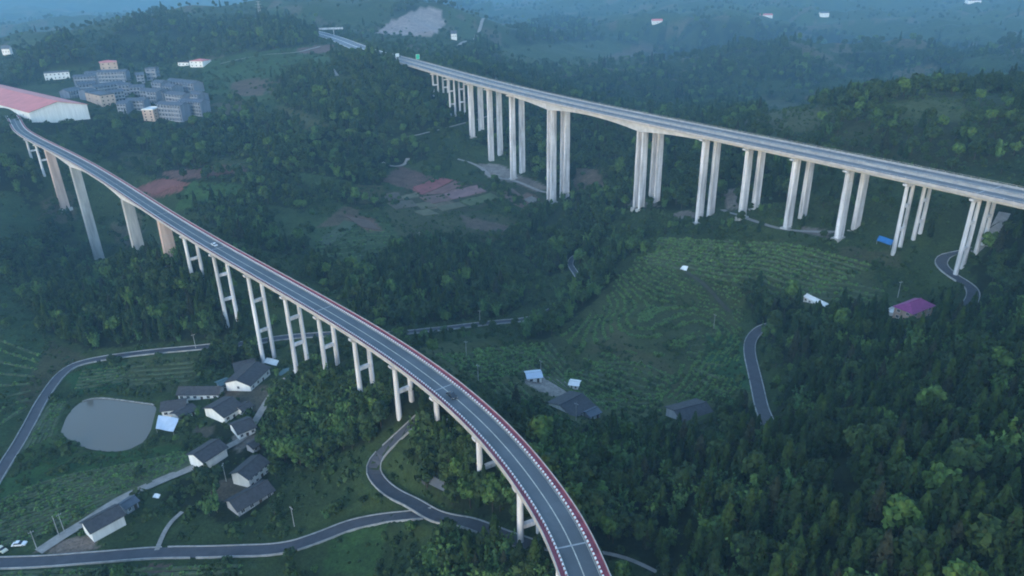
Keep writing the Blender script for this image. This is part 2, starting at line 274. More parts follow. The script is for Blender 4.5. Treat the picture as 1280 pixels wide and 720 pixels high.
def water_mat():
    m, n, l, b = new_mat('pond_water'); b.inputs['Base Color'].default_value = (.115, .095, .07, 1); b.inputs['Roughness'].default_value = .22
    g = n.new('ShaderNodeNewGeometry'); t = n.new('ShaderNodeTexNoise'); t.inputs['Scale'].default_value = .8; t.inputs['Detail'].default_value = 3; l.new(g.outputs['Position'], t.inputs[0])
    bp = n.new('ShaderNodeBump'); bp.inputs['Strength'].default_value = .06; bp.inputs['Distance'].default_value = .1; l.new(t.outputs[0], bp.inputs['Height']); l.new(bp.outputs[0], b.inputs['Normal']); return m
M['water'] = water_mat()
# ------------------------------------------------------------------ object helpers
COL = S.collection
class MB:
    def __init__(s): s.v = []; s.f = []; s.m = []
    def add(s, vs, fs, mi=0):
        o = len(s.v); s.v += [tuple(map(float, p)) for p in vs]; s.f += [tuple(i+o for i in f) for f in fs]; s.m += [mi]*len(fs); return s
    def box(s, c, d, rz=0, mi=0, taper=1.0):
        x, y, z = d[0]/2, d[1]/2, d[2]/2; co, si = math.cos(rz), math.sin(rz); vs = []
        for k in (-1, 1):
            q = taper if k > 0 else 1
            for a, b in ((-1, -1), (1, -1), (1, 1), (-1, 1)): px, py = a*x*q, b*y*q; vs.append((c[0]+px*co-py*si, c[1]+px*si+py*co, c[2]+k*z))
        return s.add(vs, [(3, 2, 1, 0), (4, 5, 6, 7), (0, 1, 5, 4), (1, 2, 6, 5), (2, 3, 7, 6), (3, 0, 4, 7)], mi)
    def tube(s, a, b, r0, r1, n=6, mi=0):
        a = np.array(a, float); b = np.array(b, float); d = b-a; d /= np.linalg.norm(d)+1e-9; u = np.cross(d, (0, 0, 1) if abs(d[2]) < .9 else (1, 0, 0)); u /= np.linalg.norm(u); w_ = np.cross(d, u)
        vs = [a+(u*math.cos(t)+w_*math.sin(t))*r0 for t in np.linspace(0, 2*math.pi, n, False)]+[b+(u*math.cos(t)+w_*math.sin(t))*r1 for t in np.linspace(0, 2*math.pi, n, False)]
        return s.add(vs, [(i, (i+1) % n, n+(i+1) % n, n+i) for i in range(n)]+[tuple(range(n))[::-1], tuple(range(n, 2*n))], mi)
    def sweep(s, L, nrm, prof, mi=0, closed=True, caps=True):
        """L centre line (n,3), nrm (n,2) lateral unit, prof list of (lateral, dz) or function(i)"""
        n = len(L); P = [prof(i) if callable(prof) else prof for i in range(n)]; k = len(P[0]); vs = []
        for i in range(n):
            for a, b in P[i]: vs.append((L[i][0]+nrm[i][0]*a, L[i][1]+nrm[i][1]*a, L[i][2]+b))
        fs = [(i*k+j, i*k+(j+1) % k, (i+1)*k+(j+1) % k, (i+1)*k+j) for i in range(n-1) for j in range(k if closed else k-1)]
        if closed and caps: fs += [tuple(range(k))[::-1], tuple(range((n-1)*k, n*k))]
        return s.add(vs, fs, mi)
    def mesh(s, name, mats):
        me = bpy.data.meshes.new(name); me.from_pydata(s.v, [], s.f)
        for q in (mats if isinstance(mats, (list, tuple)) else [mats]): me.materials.append(M[q] if isinstance(q, str) else q)
        if isinstance(mats, (list, tuple)) and len(mats) > 1: me.polygons.foreach_set('material_index', s.m)
        me.update(); return me
    def build(s, name, mats, parent=None, bevel=0):
        me = s.mesh(name, mats); bm = bmesh.new(); bm.from_mesh(me); bmesh.ops.recalc_face_normals(bm, faces=bm.faces); bm.to_mesh(me); bm.free()
        return link(name, me, parent)
def link(name, me, parent=None):
    o = bpy.data.objects.new(name, me); COL.objects.link(o)
    if parent is not None: o.parent = parent
    return o
def tag(o, label=None, cat=None, group=None, kind=None):
    for k, v in (('label', label), ('category', cat), ('group', group), ('kind', kind)):
        if v: o[k] = v
    return o
def empty(name, loc, rz=0, parent=None):
    o = bpy.data.objects.new(name, None); COL.objects.link(o); o.location = loc; o.rotation_euler = (0, 0, rz); o.empty_display_size = 1
    if parent is not None: o.parent = parent
    return o
def normals2(L):
    t = np.gradient(L[:, :2], axis=0); t /= np.linalg.norm(t, axis=1)[:, None]; return np.stack([-t[:, 1], t[:, 0]], -1), t
# ------------------------------------------------------------------ ground sheet
U, V, DEP = proj(np.stack([GX, GY, GZ], -1))
U0, V0 = U.copy(), V.copy()
U = U + fbm(GX/9, GY/9, 3, 21)*5*np.clip(400/DC, .4, 2); V = V + fbm(GX/9, GY/9, 3, 33)*4*np.clip(400/DC, .4, 2)
WOOD = {  # name: (outline seen in the photograph, density, (conifer, broadleaf, bamboo))
 'right_hill': ([(690,500),(740,540),(800,548),(850,538),(905,510),(930,530),(965,520),(990,480),(975,440),(955,425),(925,365),(1000,385),(1090,398),(1125,405),(1200,398),(1280,375),(1500,330),(1500,800),(860,800),(800,700),(735,640),(700,580)], 1., (.66, .24, .10)),
 'bamboo_edge': ([(690,520),(740,545),(800,550),(860,540),(850,590),(830,640),(770,640),(710,590)], 1., (.25, .2, .55)),
 'centre_knoll': ([(385,330),(450,345),(520,310),(560,298),(640,340),(662,368),(640,394),(560,402),(490,408),(430,372),(380,345)], 1., (.45, .5, .05)),
 'valley_grove': ([(630,290),(700,252),(765,270),(745,320),(690,345),(640,312)], .95, (.5, .4, .1)),
 'green_strip': ([(805,295),(815,320),(765,352),(732,388),(690,420),(655,425),(668,405),(705,372),(735,338),(765,310)], .8, (.05, .45, .5)),
 'left_slope': ([(-200,320),(0,335),(110,345),(200,318),(250,325),(300,400),(308,424),(200,428),(110,436),(60,415),(-200,410)], .95, (.35, .5, .15)),
 'mid_left': ([(100,165),(260,150),(330,130),(480,150),(520,130),(535,200),(480,212),(480,258),(440,262),(400,238),(370,275),(385,320),(320,312),(280,290),(230,258),(250,235),(170,215)], .62, (.42, .55, .03)),
 'town_slope': ([(60,140),(110,140),(250,155),(260,190),(180,215),(110,190)], .5, (.3, .65, .05)),
 'left_gully': ([(-200,180),(30,190),(78,262),(122,332),(60,345),(-200,330)], .75, (.3, .6, .1)),
 'abutment_spur': ([(370,85),(440,70),(500,70),(530,90),(580,150),(530,170),(430,165),(330,135)], .95, (.5, .45, .05)),
 'village_grove': ([(330,492),(380,462),(440,482),(505,505),(505,530),(440,560),(380,590),(345,575),(330,545)], .95, (.05, .65, .3)),
 'under_bridge': ([(470,500),(520,490),(560,515),(610,565),(655,635),(668,672),(610,650),(560,635),(530,600),(520,560),(505,540)], 1.1, (.15, .7, .15)),
 'bottom_grove': ([(545,690),(605,668),(665,682),(700,760),(520,760)], .95, (.1, .35, .55)),
 'below_deck_right': ([(640,520),(690,500),(720,600),(790,690),(720,720)], .6, (.1, .6, .3)),
 'behind_far': ([(540,100),(700,130),(900,172),(1000,200),(1000,250),(880,262),(760,262),(700,250),(650,200),(560,160)], .62, (.3, .65, .05)),
 'shoulder': ([(930,200),(1000,150),(1130,112),(1300,120),(1500,140),(1500,260),(1280,230),(1100,205)], .30, (.1, .88, .02)),
 'right_flank': ([(1120,250),(1280,262),(1500,270),(1500,390),(1280,380),(1225,370),(1210,340),(1250,300)], .6, (.2, .7, .1)),
 'mountain': ([(560,80),(600,50),(700,20),(800,40),(900,20),(1100,50),(1500,60),(1500,125),(1130,112),(1000,150),(930,185),(700,125)], .75, (.4, .6, 0)),
 'left_hills': ([(120,70),(150,35),(200,18),(260,30),(330,15),(400,40),(395,62),(280,70),(240,70),(190,80)], .9, (.5, .5, 0)),
 'low_left_hill': ([(0,110),(30,75),(80,45),(120,70),(110,85),(60,88),(40,105)], .85, (.5, .5, 0)),
 'east_spots': ([(930,360),(950,352),(1000,372),(1010,400),(960,400)], .95, (.2, .6, .2)),
 'quarry_top': ([(470,30),(500,8),(560,0),(600,10),(560,12),(555,22),(540,8),(500,22)], .8, (.4, .6, 0)),
 'village_garden': ([(232,545),(262,532),(300,500),(340,488),(345,560),(335,625),(290,660),(240,640),(200,625),(225,600),(250,595)], .22, (0, .8, .2)),
 'hall_trees': ([(-60,165),(20,158),(40,152),(105,140),(130,150),(60,170)], .55, (.2, .8, 0)),
 'strip_west': ([(250,440),(330,428),(345,445),(300,458),(255,462),(230,480)], .5, (0, .6, .4))}
OPEN = [  # outline, soil colour
 ([(560,262),(640,270),(655,290),(610,305),(550,292)], (.060, .060, .040)), ([(330,255),(375,262),(385,300),(345,300)], (.046, .064, .034)), ([(440,230),(478,232),(480,252),(450,255)], (.066, .062, .042)),
 ([(240,95),(290,98),(330,112),(360,135),(345,150),(300,122),(250,118)], (.044, .066, .034)), ([(345,132),(380,140),(412,158),(385,164),(352,150)], (.070, .068, .044)), ([(260,195),(310,200),(315,215),(270,212)], (.050, .060, .036)), ([(150,190),(200,195),(190,212),(150,205)], (.055, .058, .040)),
 ([(410,90),(440,95),(450,112),(425,112)], (.050, .062, .038)), ([(370,215),(440,225),(450,240),(390,236)], (.044, .064, .034)), ([(598,205),(625,205),(655,222),(640,229),(610,222)], (.17, .16, .15)), ([(784,250),(816,250),(824,258),(790,261)], (.14, .13, .12)), ([(905,238),(925,235),(922,262),(908,262)], (.15, .14, .13)),
 ([(0,600),(60,572),(110,566),(180,562),(232,556),(242,580),(160,622),(80,664),(-200,690),(-200,620)], (.030, .062, .026)),
 ([(10,650),(50,630),(110,640),(90,665),(0,670)], (.060, .060, .036)),
 ([(80,470),(112,456),(160,450),(150,485),(100,492)], (.028, .066, .034)),
 ([(160,450),(250,445),(250,470),(215,490),(150,488)], (.058, .066, .040)),
 ([(10,585),(58,500),(85,495),(72,540),(60,572)], (.044, .070, .030)),
 ([(520,430),(600,425),(680,425),(730,388),(765,352),(815,320),(820,296),(900,300),(1000,300),(1090,330),(1110,385),(1000,380),(930,365),(925,420),(940,500),(905,505),(850,515),(790,525),(700,540),(640,500),(590,480),(540,445)], (.052, .062, .036)),
 ([(885,420),(925,418),(935,450),(940,490),(900,480),(880,450)], (.026, .062, .034)),
 ([(730,440),(770,400),(790,430),(830,450),(855,475),(845,500),(820,470),(780,450)], (.066, .064, .042)),
 ([(1045,310),(1120,312),(1125,335),(1060,332)], (.062, .062, .046)),
 ([(385,320),(395,280),(430,258),(475,268),(500,290),(480,318),(440,330)], (.044, .066, .034)),
 ([(395,285),(430,258),(450,262),(440,280)], (.085, .068, .045)),
 ([(430,268),(465,272),(480,290),(460,290)], (.12, .075, .055)),
 ([(478,225),(500,205),(540,222),(515,238)], (.095, .062, .052)),
 ([(478,238),(515,236),(540,226),(600,228),(630,246),(600,262),(545,268),(500,258)], (.046, .046, .034)),
 ([(515,237),(540,225),(560,229),(527,244)], (.21, .085, .080)), ([(529,244),(561,230),(583,232),(550,242)], (.16, .095, .080)), ([(552,241),(592,232),(607,240),(562,250)], (.20, .12, .115)),
 ([(572,252),(612,242),(624,247),(585,257)], (.080, .095, .045)), ([(500,245),(520,241),(524,246),(505,250)], (.13, .12, .085)), ([(522,255),(552,246),(572,254),(542,262)], (.12, .10, .070)), ([(517,264),(537,261),(549,268),(527,270)], (.11, .11, .070)), ([(480,242),(498,240),(500,247),(482,248)], (.10, .085, .065)),
 ([(640,232),(668,232),(682,252),(650,258)], (.050, .048, .036)), ([(648,246),(660,240),(672,246),(660,254)], (.14, .095, .075)), ([(630,225),(660,222),(690,236),(672,240)], (.13, .115, .10)),
 ([(720,210),(745,212),(760,235),(735,245),(715,235)], (.085, .068, .052)),
 ([(480,260),(600,265),(640,285),(600,300),(500,300)], (.052, .056, .038)),
 ([(575,268),(650,285),(640,292),(580,285)], (.085, .068, .055)),
 ([(165,237),(200,223),(238,228),(225,240),(190,247)], (.15, .068, .060)), ([(240,226),(300,230),(330,250),(280,250),(215,265)], (.040, .075, .032)), ([(200,215),(300,205),(310,215),(220,225)], (.11, .065, .055)),
 ([(255,75),(340,62),(400,55),(420,90),(380,90),(300,110),(255,120)], (.040, .070, .034)), ([(290,102),(335,98),(330,120),(290,120)], (.095, .070, .050)), ([(370,60),(420,55),(410,66),(375,68)], (.12, .08, .07)),
 ([(470,42),(482,30),(505,18),(535,8),(552,14),(556,30),(548,42),(515,45)], (.26, .22, .21)),
 ([(420,660),(480,655),(470,720),(400,720)], (.036, .066, .028)),
 ([(180,705),(215,705),(215,740),(180,740)], (.11, .075, .065)),
 ([(270,600),(300,596),(320,612),(290,630),(262,622)], (.080, .068, .052)), ([(285,480),(320,492),(300,505),(268,500)], (.085, .065, .048)),
 ([(0,340),(60,420),(60,470),(0,560),(-200,560),(-200,400)], (.034, .058, .032)), ([(60,425),(110,445),(80,462),(40,510),(20,500)], (.060, .056, .040)),
 ([(-200,230),(20,240),(60,290),(20,310),(-200,300)], (.034, .056, .034)),
 ([(620,60),(760,50),(800,60),(790,80),(640,85)], (.050, .066, .040)), ([(660,110),(800,55),(830,62),(770,75)], (.08, .07, .045)),
 ([(950,120),(1060,140),(1010,165),(960,165)], (.060, .062, .042)), ([(1110,128),(1200,120),(1210,150),(1130,160)], (.060, .068, .040)),
 ([(650,475),(680,468),(715,480),(712,494),(690,500),(672,485)], (.20, .19, .18)), ([(40,690),(70,675),(118,665),(125,682),(90,690)], (.15, .12, .10)),
 ([(300,535),(322,545),(300,566),(285,556)], (.13, .12, .11)), ([(296,492),(330,480),(344,490),(322,515),(306,510)], (.085, .075, .055)), ([(244,530),(266,534),(262,548),(240,545)], (.080, .072, .055)),
 ([(860,262),(880,270),(850,275),(838,268)], (.14, .13, .12)), ([(1000,282),(1040,288),(1035,298),(1005,292)], (.12, .11, .105))]
soil = np.empty(GX.shape+(3,)); n1 = (fbm(GX/40, GY/40, 4, 5)+1)/2
soil[:] = np.array([.034, .050, .026]); soil += (np.clip(n1-.45, 0, 1)*1.2)[..., None]*np.array([.030, .028, .014])
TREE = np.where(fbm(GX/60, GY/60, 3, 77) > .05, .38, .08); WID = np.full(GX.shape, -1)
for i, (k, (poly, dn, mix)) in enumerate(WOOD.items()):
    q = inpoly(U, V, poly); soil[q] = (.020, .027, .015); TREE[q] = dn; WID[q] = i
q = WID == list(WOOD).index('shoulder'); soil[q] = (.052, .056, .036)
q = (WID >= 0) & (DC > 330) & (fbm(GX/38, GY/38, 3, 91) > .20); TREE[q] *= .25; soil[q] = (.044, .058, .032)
bare = np.zeros(GX.shape, bool)
far_open = (DC > 640) & (fbm(GX/95, GY/95, 3, 66) > .13) & ~np.isin(WID, [list(WOOD).index(k) for k in ('abutment_spur', 'left_hills', 'low_left_hill', 'mid_left')])
soil[far_open] = (.046, .066, .032); q = far_open & (fbm(GX/50, GY/50, 2, 67) > .1); soil[q] = (.075, .072, .046); TREE[far_open] = .22
for poly, c in OPEN:
    crisp = max(a for a, b in poly)-min(a for a, b in poly) < 62
    q = (inpoly(U0, V0, poly) if crisp else inpoly(U, V, poly)) & (DEP > 0); soil[q] = c; TREE[q] = 0.0 if c[0] > .05 else .015; bare |= q
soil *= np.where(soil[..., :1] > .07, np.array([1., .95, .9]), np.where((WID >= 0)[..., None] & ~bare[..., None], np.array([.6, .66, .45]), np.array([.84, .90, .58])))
me = bpy.data.meshes.new('terrain'); nr, ncol = GX.shape
me.vertices.add(nr*ncol); me.vertices.foreach_set('co', np.stack([GX, GY, GZ], -1).astype(np.float32).ravel())
ii = (np.arange(nr-1)[:, None]*ncol+np.arange(ncol-1)[None]).ravel(); quads = np.stack([ii, ii+1, ii+1+ncol, ii+ncol], -1).astype(np.int32)
me.loops.add(quads.size); me.loops.foreach_set('vertex_index', quads.ravel()); me.polygons.add(len(quads)); me.polygons.foreach_set('loop_start', np.arange(0, quads.size, 4, dtype=np.int32)); me.polygons.foreach_set('use_smooth', np.ones(len(quads), bool))
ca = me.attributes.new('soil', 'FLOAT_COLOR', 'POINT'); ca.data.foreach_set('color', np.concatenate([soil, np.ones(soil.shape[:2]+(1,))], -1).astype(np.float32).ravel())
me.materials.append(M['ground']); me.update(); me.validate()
tag(link('terrain', me), 'green valley floor and hillsides with fields and woods', kind='structure')
def lookup(A, x, y):
    yy = y-OY; th = np.clip(np.rint((np.arctan2(x, yy)-TH[0])/(TH[1]-TH[0])), 0, len(TH)-1).astype(int); rr = np.clip(np.rint(np.interp(np.log(np.hypot(x, yy)), LR, np.arange(len(LR)))), 0, len(LR)-1).astype(int); return A[rr, th]
wb = MB(); wb.add([(p[0], p[1], PZ) for p in pond_xy[:-1]], [tuple(range(len(pond_xy)-1))]); tag(wb.build('pond', 'water'), 'still grey-green fish pond beside the village road', kind='structure')
pr = np.c_[pond_xy[:, :2], np.full(len(pond_xy), PZ)]; pu, pv_, _ = proj(pr); pr = pr[(pv_ < 509) & (pu > 98)]; nn, _ = normals2(pr)
wb = MB(); wb.sweep(pr, nn, [(-.3, -.6), (-.3, .3), (.3, .3), (.3, -.6)], caps=False); o = wb.build('pond_edging', 'rubble'); tag(o, 'pale concrete edging along the far bank of the pond', kind='structure')
# field plots: each a slab of soil of its own, with low bunds between
PLOTS = [([(516,234),(547,221),(567,225),(527,243.5)], (.23, .075, .072)), ([(529,243.8),(568.5,226),(582,229.5),(553,242)], (.17, .088, .075)), ([(555,243),(596,231.5),(608,239.5),(566,249.5)], (.20, .115, .11)), ([(575,252),(613,241.5),(624,247.5),(588,257.5)], (.075, .098, .042)), ([(500,246),(520,241),(524,245.5),(505,250.5)], (.125, .12, .075)), ([(524,247),(552,243),(563,250.5),(538,255.5)], (.14, .085, .07)), ([(519,255),(537,252.3),(545,258.5),(527,262)], (.10, .095, .055)), ([(546,259),(573,253),(583,257.8),(553,264.5)], (.095, .095, .055)), ([(518,265),(535,261.5),(549,267.5),(528,270)], (.105, .105, .06)), ([(479,243),(498,241),(503,250),(483,252)], (.10, .08, .062)), ([(484,254),(515,250),(522,258),(494,262)], (.09, .08, .06)), ([(625,243),(640,236),(653,245.5),(640,253)], (.12, .082, .068)), ([(655,249.5),(665,245.5),(673,250.5),(663,254.5)], (.16, .15, .135)), ([(642,255.5),(661,253.5),(675,257.5),(660,263)], (.13, .085, .072)), ([(396,300),(430,276),(446,279),(410,308)], (.055, .075, .036)), ([(432,270),(462,276),(476,288),(452,284)], (.11, .075, .058)), ([(170,236),(200,225),(232,229),(196,243)], (.17, .07, .062))]
pm = {}
for i, (px, c) in enumerate(PLOTS):
    g = ground(px)[:, :2]; n = 7; b = MB(); vs = []
    for a in range(n+1):
        for e in range(n+1):
            s_, t_ = a/n, e/n; p = g[0]*(1-s_)*(1-t_)+g[1]*s_*(1-t_)+g[2]*s_*t_+g[3]*(1-s_)*t_; vs.append((p[0], p[1], float(hgt(p[0], p[1]))+.35+.06*(e % 2)))
    b.add(vs, [(a*(n+1)+e, (a+1)*(n+1)+e, (a+1)*(n+1)+e+1, a*(n+1)+e+1) for a in range(n) for e in range(n)])
    bd = [vs[k] for k in [a*(n+1) for a in range(n+1)]+[n*(n+1)+e for e in range(1, n+1)]+[a*(n+1)+n for a in range(n-1, -1, -1)]+list(range(n-1, 0, -1))]; m_ = len(bd)
    b.add(bd+[(p[0], p[1], p[2]-1.2) for p in bd], [(k, (k+1) % m_, m_+(k+1) % m_, m_+k) for k in range(m_)])
    M['plot%d' % i] = mat('plot_soil_%d' % i, c, .95, .28, .12); tag(b.build('field_plot', 'plot%d' % i), 'tilled field plot on the valley floor', kind='structure')
# ------------------------------------------------------------------ roads, tracks
rd = {'village_road': 'grey asphalt road round the pond and under the near viaduct', 'lane': 'grey asphalt lane along the bottom of the village', 'switchback_road': 'grey asphalt road with a tight bend below the curving viaduct', 'hill_road': 'asphalt road with white kerbs beside the dark hill wood', 'valley_road': 'grey road on the valley floor behind the near viaduct', 'grove_road': 'short stretch of grey road among valley trees', 'hairpin_road': 'hairpin road at the foot of the expressway piers'}
zoff = 0.10
for i, (k, (g, wd, kind)) in enumerate(LINES.items()):
    nn, _ = normals2(g); z0 = .06+.012*i
    b = MB(); b.sweep(g+np.array([0, 0, z0]), nn, [(-wd/2, 0), (wd/2, 0)], closed=False)
    o = b.build(k, {'asphalt': 'road', 'dirt': 'dirt'}.get(kind, 'pale')); tag(o, rd.get(k, ('pale concrete ' if kind == 'pale' else 'brown earth ')+k.replace('_', ' ')+' across the slope'), kind='structure')
    if kind == 'asphalt':
        for s in (-1, 1):
            b = MB(); gaps = (lambda i: (i//3) % 9 != 8)
            a0, a1 = s*(wd/2-.05), s*(wd/2+.27); idx = 0; n = len(g)
            while idx < n-2:
                e = min(n-1, idx+random.randint(9, 22)); hh = .32+random.random()*.12
                b.sweep(g[idx:e+1]+np.array([0, 0, z0]), nn[idx:e+1], [(a0, -.5), (a0, hh), (a1, hh), (a1, -.5)]); idx = e+(1 if random.random() < .35 else 0)
                if e == n-1: break
            tag(b.build('kerb', 'kerb', o), kind=None)
    elif wd > 3.5:
        pass
# ------------------------------------------------------------------ viaducts
def cap_wall(L, t): pass
def station(C, s): i = int(round(s)); return C[min(max(i, 0), len(C)-1)]
def pier_frame(par, c, t, n, ztop, zbot, half, beams, leg=1.5, m='concrete', capw=None, name='pier'):
    """two round columns, cap beam and tie beams between them"""
    p = empty(name, (c[0], c[1], zbot), math.atan2(n[1], n[0]), par); h = ztop-zbot
    for s in (-1, 1):
        b = MB(); b.tube((s*half, 0, -2.5), (s*half, 0, h-1.4), leg*.62, leg*.5, 12); b.build('column', m, p)
    b = MB(); cw = capw or half+1.9
    b.add([(-cw, -1, h), (cw, -1, h), (cw, -1, h-.8), (half+.6, -1, h-1.7), (-half-.6, -1, h-1.7), (-cw, -1, h-.8), (-cw, 1, h), (cw, 1, h), (cw, 1, h-.8), (half+.6, 1, h-1.7), (-half-.6, 1, h-1.7), (-cw, 1, h-.8)],
          [(0, 1, 2, 3, 4, 5), (11, 10, 9, 8, 7, 6)]+[(i, (i+1) % 6, 6+(i+1) % 6, 6+i) for i in range(6)]); b.build('cap_beam', m, p)
    for f in beams:
        b = MB(); b.box((0, 0, h*f), (2*half, leg*.75, leg*.8)); b.build('tie_beam', m, p)
    return p
def pier_solid(par, c, t, n, ztop, zbot, wid, dep, m='concrete', panels=0, groove=True):
    """rectangular hollow shaft with chamfered corners, tapering a little, with a footing"""
    p = empty('pier', (c[0], c[1], zbot), math.atan2(n[1], n[0]), par); h = ztop-zbot; b = MB(); ch = .35
    def ring(w_, d_, z): x, y = w_/2, d_/2; return [(x-ch, -y, z), (x, -y+ch, z), (x, y-ch, z), (x-ch, y, z), (-x+ch, y, z), (-x, y-ch, z), (-x, -y+ch, z), (-x+ch, -y, z)]
    nl = max(2, int(h/4.5)); vs = []; fs = []
    for i in range(nl+1):
        f = i/nl; q = 1+.10*(1-f); o = .0
        vs += ring(wid*q, dep*q, -2.5+(h+2.5)*f)
    for i in range(nl): fs += [(i*8+j, i*8+(j+1) % 8, i*8+8+(j+1) % 8, i*8+8+j) for j in range(8)]
    fs += [tuple(range(8))[::-1], tuple(range(nl*8, nl*8+8))]; b.add(vs, fs); b.build('shaft', m, p)
    if groove:
        lb = MB()
        for i in range(1, nl):
            f = i/nl; q = 1+.10*(1-f)+.012; z = -2.5+(h+2.5)*f; lb.add(ring(wid*q, dep*q, z-.05)+ring(wid*q, dep*q, z+.05), [(j, (j+1) % 8, 8+(j+1) % 8, 8+j) for j in range(8)])
        tag(lb.build('pour_joint', 'concrete_grey', p), kind='stuff')
    b = MB(); b.box((0, 0, -.6), (wid*1.5, dep*1.9, 3.0)); b.build('footing', 'concrete_grey', p)
    return p
def viaduct(C, z, half, road, piers, label, name, cat, spans_haunch, wallm, rails, far=False):
    L = C.copy(); L[:, 2] = z; nn, tt = normals2(L); mid = len(L)//2
    root = empty(name, (L[mid][0], L[mid][1], hgt(L[mid][0], L[mid][1]))); tag(root, label, cat)
    root.location = (0, 0, 0)
    st = [0]+[p[0] for p in piers]+[len(L)-1]
    for a, b_ in zip(st[:-1], st[1:]):                       # one girder per span
        ia, ib = int(a), int(b_)
        if ib-ia < 4: continue
        ha = spans_haunch.get(a, 0); hb_ = spans_haunch.get(b_, 0); idx = np.unique(np.r_[np.arange(ia, ib, 3), ib]); gap = 0 if (ha or hb_) else 0
        def prof(i, idx=idx, ia=ia, ib=ib, ha=ha, hb_=hb_):
            f = (idx[i]-ia)/(ib-ia); d = 2.1+(0.9 if (ha or hb_) else 0)
            if ha and hb_: d += (ha-.9)*abs(2*f-1)**2
            elif ha: d += (ha-.9)*(1-f)**2
            elif hb_: d += (hb_-.9)*f**2
            bw = half*.52
            return [(-half, -.05), (half, -.05), (half, -.42), (bw+.5, -.75), (bw, -d), (-bw, -d), (-bw-.5, -.75), (-half, -.42)]
        m = MB(); m.sweep(L[idx], nn[idx], prof); m.build('girder', 'girder', root)
    idx = np.arange(0, len(L), 3)
    r0, r1 = road
    m = MB(); m.sweep(L[idx]+np.array([0, 0, .02]), nn[idx], [(r0, 0), (r1, 0)], closed=False); m.build('road_surface', 'asphalt_far' if far else 'asphalt', root)
    return root, L, nn, tt, idx
# --- near viaduct
H1 = {p: 3.6 for p in ()}
OFF = 57                      # metres of approach before the surveyed end
NP = [(70, 54, 'f'), (102, 47, 'f'), (129, 22, 's'), (194, -11, 's'), (318, 28, 's'), (390, 46, 's'), (431, 46, 'f'), (470, 34.5, 'f'), (508, 27, 'f'), (543, 37, 'f'), (571, 44, 'f'), (598, 46, 'f'), (626, 51, 'f'), (653, 51, 'f'), (680, 50, 'f'), (706, 46, 'f'), (733, 44, 'f'), (760, 45, 'f'), (790, 48, 'f')]
s0 = int(np.argmin(np.hypot(NEARC[:, 0]+464.7, NEARC[:, 1]-681.5)))
piers = [(s0+s, z, k) for s, z, k in NP]; hn = {s0+194: 4.2, s0+318: 4.2}
root, L, nn, tt, idx = viaduct(NEARC, DZ1, 5.6, (-3.72, 3.72), piers, 'long curving two-lane viaduct with red walkways sweeping from the town to the foreground', 'road_viaduct', 'viaduct', hn, 'concrete', None)
for s in (-1, 1):
    m = MB(); m.sweep(L[idx], nn[idx], [(s*4.12, -.04), (s*4.12, .24), (s*5.36, .24), (s*5.36, -.04)]); m.build('walkway', 'red', root)
    m = MB(); m.sweep(L[idx], nn[idx], [(s*5.37, -.3), (s*5.37, 1.0), (s*5.44, 1.12), (s*5.58, 1.12), (s*5.63, 1.0), (s*5.63, -.3)]); m.build('parapet', 'rail', root)
    m = MB(); m.sweep(L[idx], nn[idx], [(s*5.33, .2), (s*5.33, .86), (s*5.366, .86), (s*5.366, .2)]); m.build('parapet_lining', 'red', root)
    m = MB(); m.sweep(L[idx], nn[idx], [(s*3.70, .0), (s*3.70, .40), (s*3.735, .40), (s*3.735, .0)]); m.build('kerb_face', 'joint', root)
    mw, mr_ = MB(), MB(); per = 1.34; q = 0.0; Ls = len(L)
    while q < Ls-2:                                          # painted kerb blocks, white and red in turn
        for B, a in ((mw, 0), (mr_, .67)):
            f = q+a; i = min(int(f), Ls-2); p = L[i]*(1-(f-i))+L[i+1]*(f-i); rz = math.atan2(tt[i][1], tt[i][0]); c = p[:2]+nn[i]*s*3.92
            if B is mw: B.box((c[0], c[1], DZ1+.40), (.62, .36, .76), rz)
            else: B.box((c[0], c[1], DZ1+.30), (.70, .26, .52), rz)
        q += per
    tag(mw.build('white_barrier_block', 'white', root), kind='stuff'); tag(mr_.build('red_barrier_block', 'redpaint', root), kind='stuff')
m = MB(); m.sweep(L[idx]+np.array([0, 0, .03]), nn[idx], [(-.13, 0), (.13, 0)], closed=False); m.build('centre_line', 'line', root)
for s in (-1, 1):
    m = MB(); m.sweep(L[idx]+np.array([0, 0, .03]), nn[idx], [(s*3.42, 0), (s*3.54, 0)], closed=False); m.build('edge_line', 'line', root)
for k, (s, z, kind) in enumerate(piers):
    c = L[s]; n_, t_ = nn[s], tt[s]; g = float(hgt(c[0], c[1])); zb = min(z, g)
    if kind == 'f':
        h = DZ1-2.15-zb; nb = [] if h < 16 else ([.5] if h < 30 else [.36, .70])
        pier_frame(root, c, t_, n_, DZ1-2.12, zb, 2.9, nb, 1.7)
    else:
        d = 2.95+(3.3 if s in hn else 0); mm = 'concrete_warm' if k in (2, 5) else 'concrete_grey'
        pier_solid(root, c, t_, n_, DZ1-d+.1, zb, 6.4, 3.8 if s in hn else 3.0, mm)
    if kind == 'f' and k % 3 == 1 or k in (2, 5):
        m = MB(); rz = math.atan2(n_[1], n_[0]); m.box((c[0], c[1], DZ1+.035), (7.2, .42, .03), rz); m.build('expansion_joint', 'joint', root)
for e in (0,):
    c = L[e]; m = MB(); m.box((c[0], c[1], DZ1-4), (11.2, 6, 7.5), math.atan2(nn[e][1], nn[e][0])); m.build('abutment', 'concrete', root)
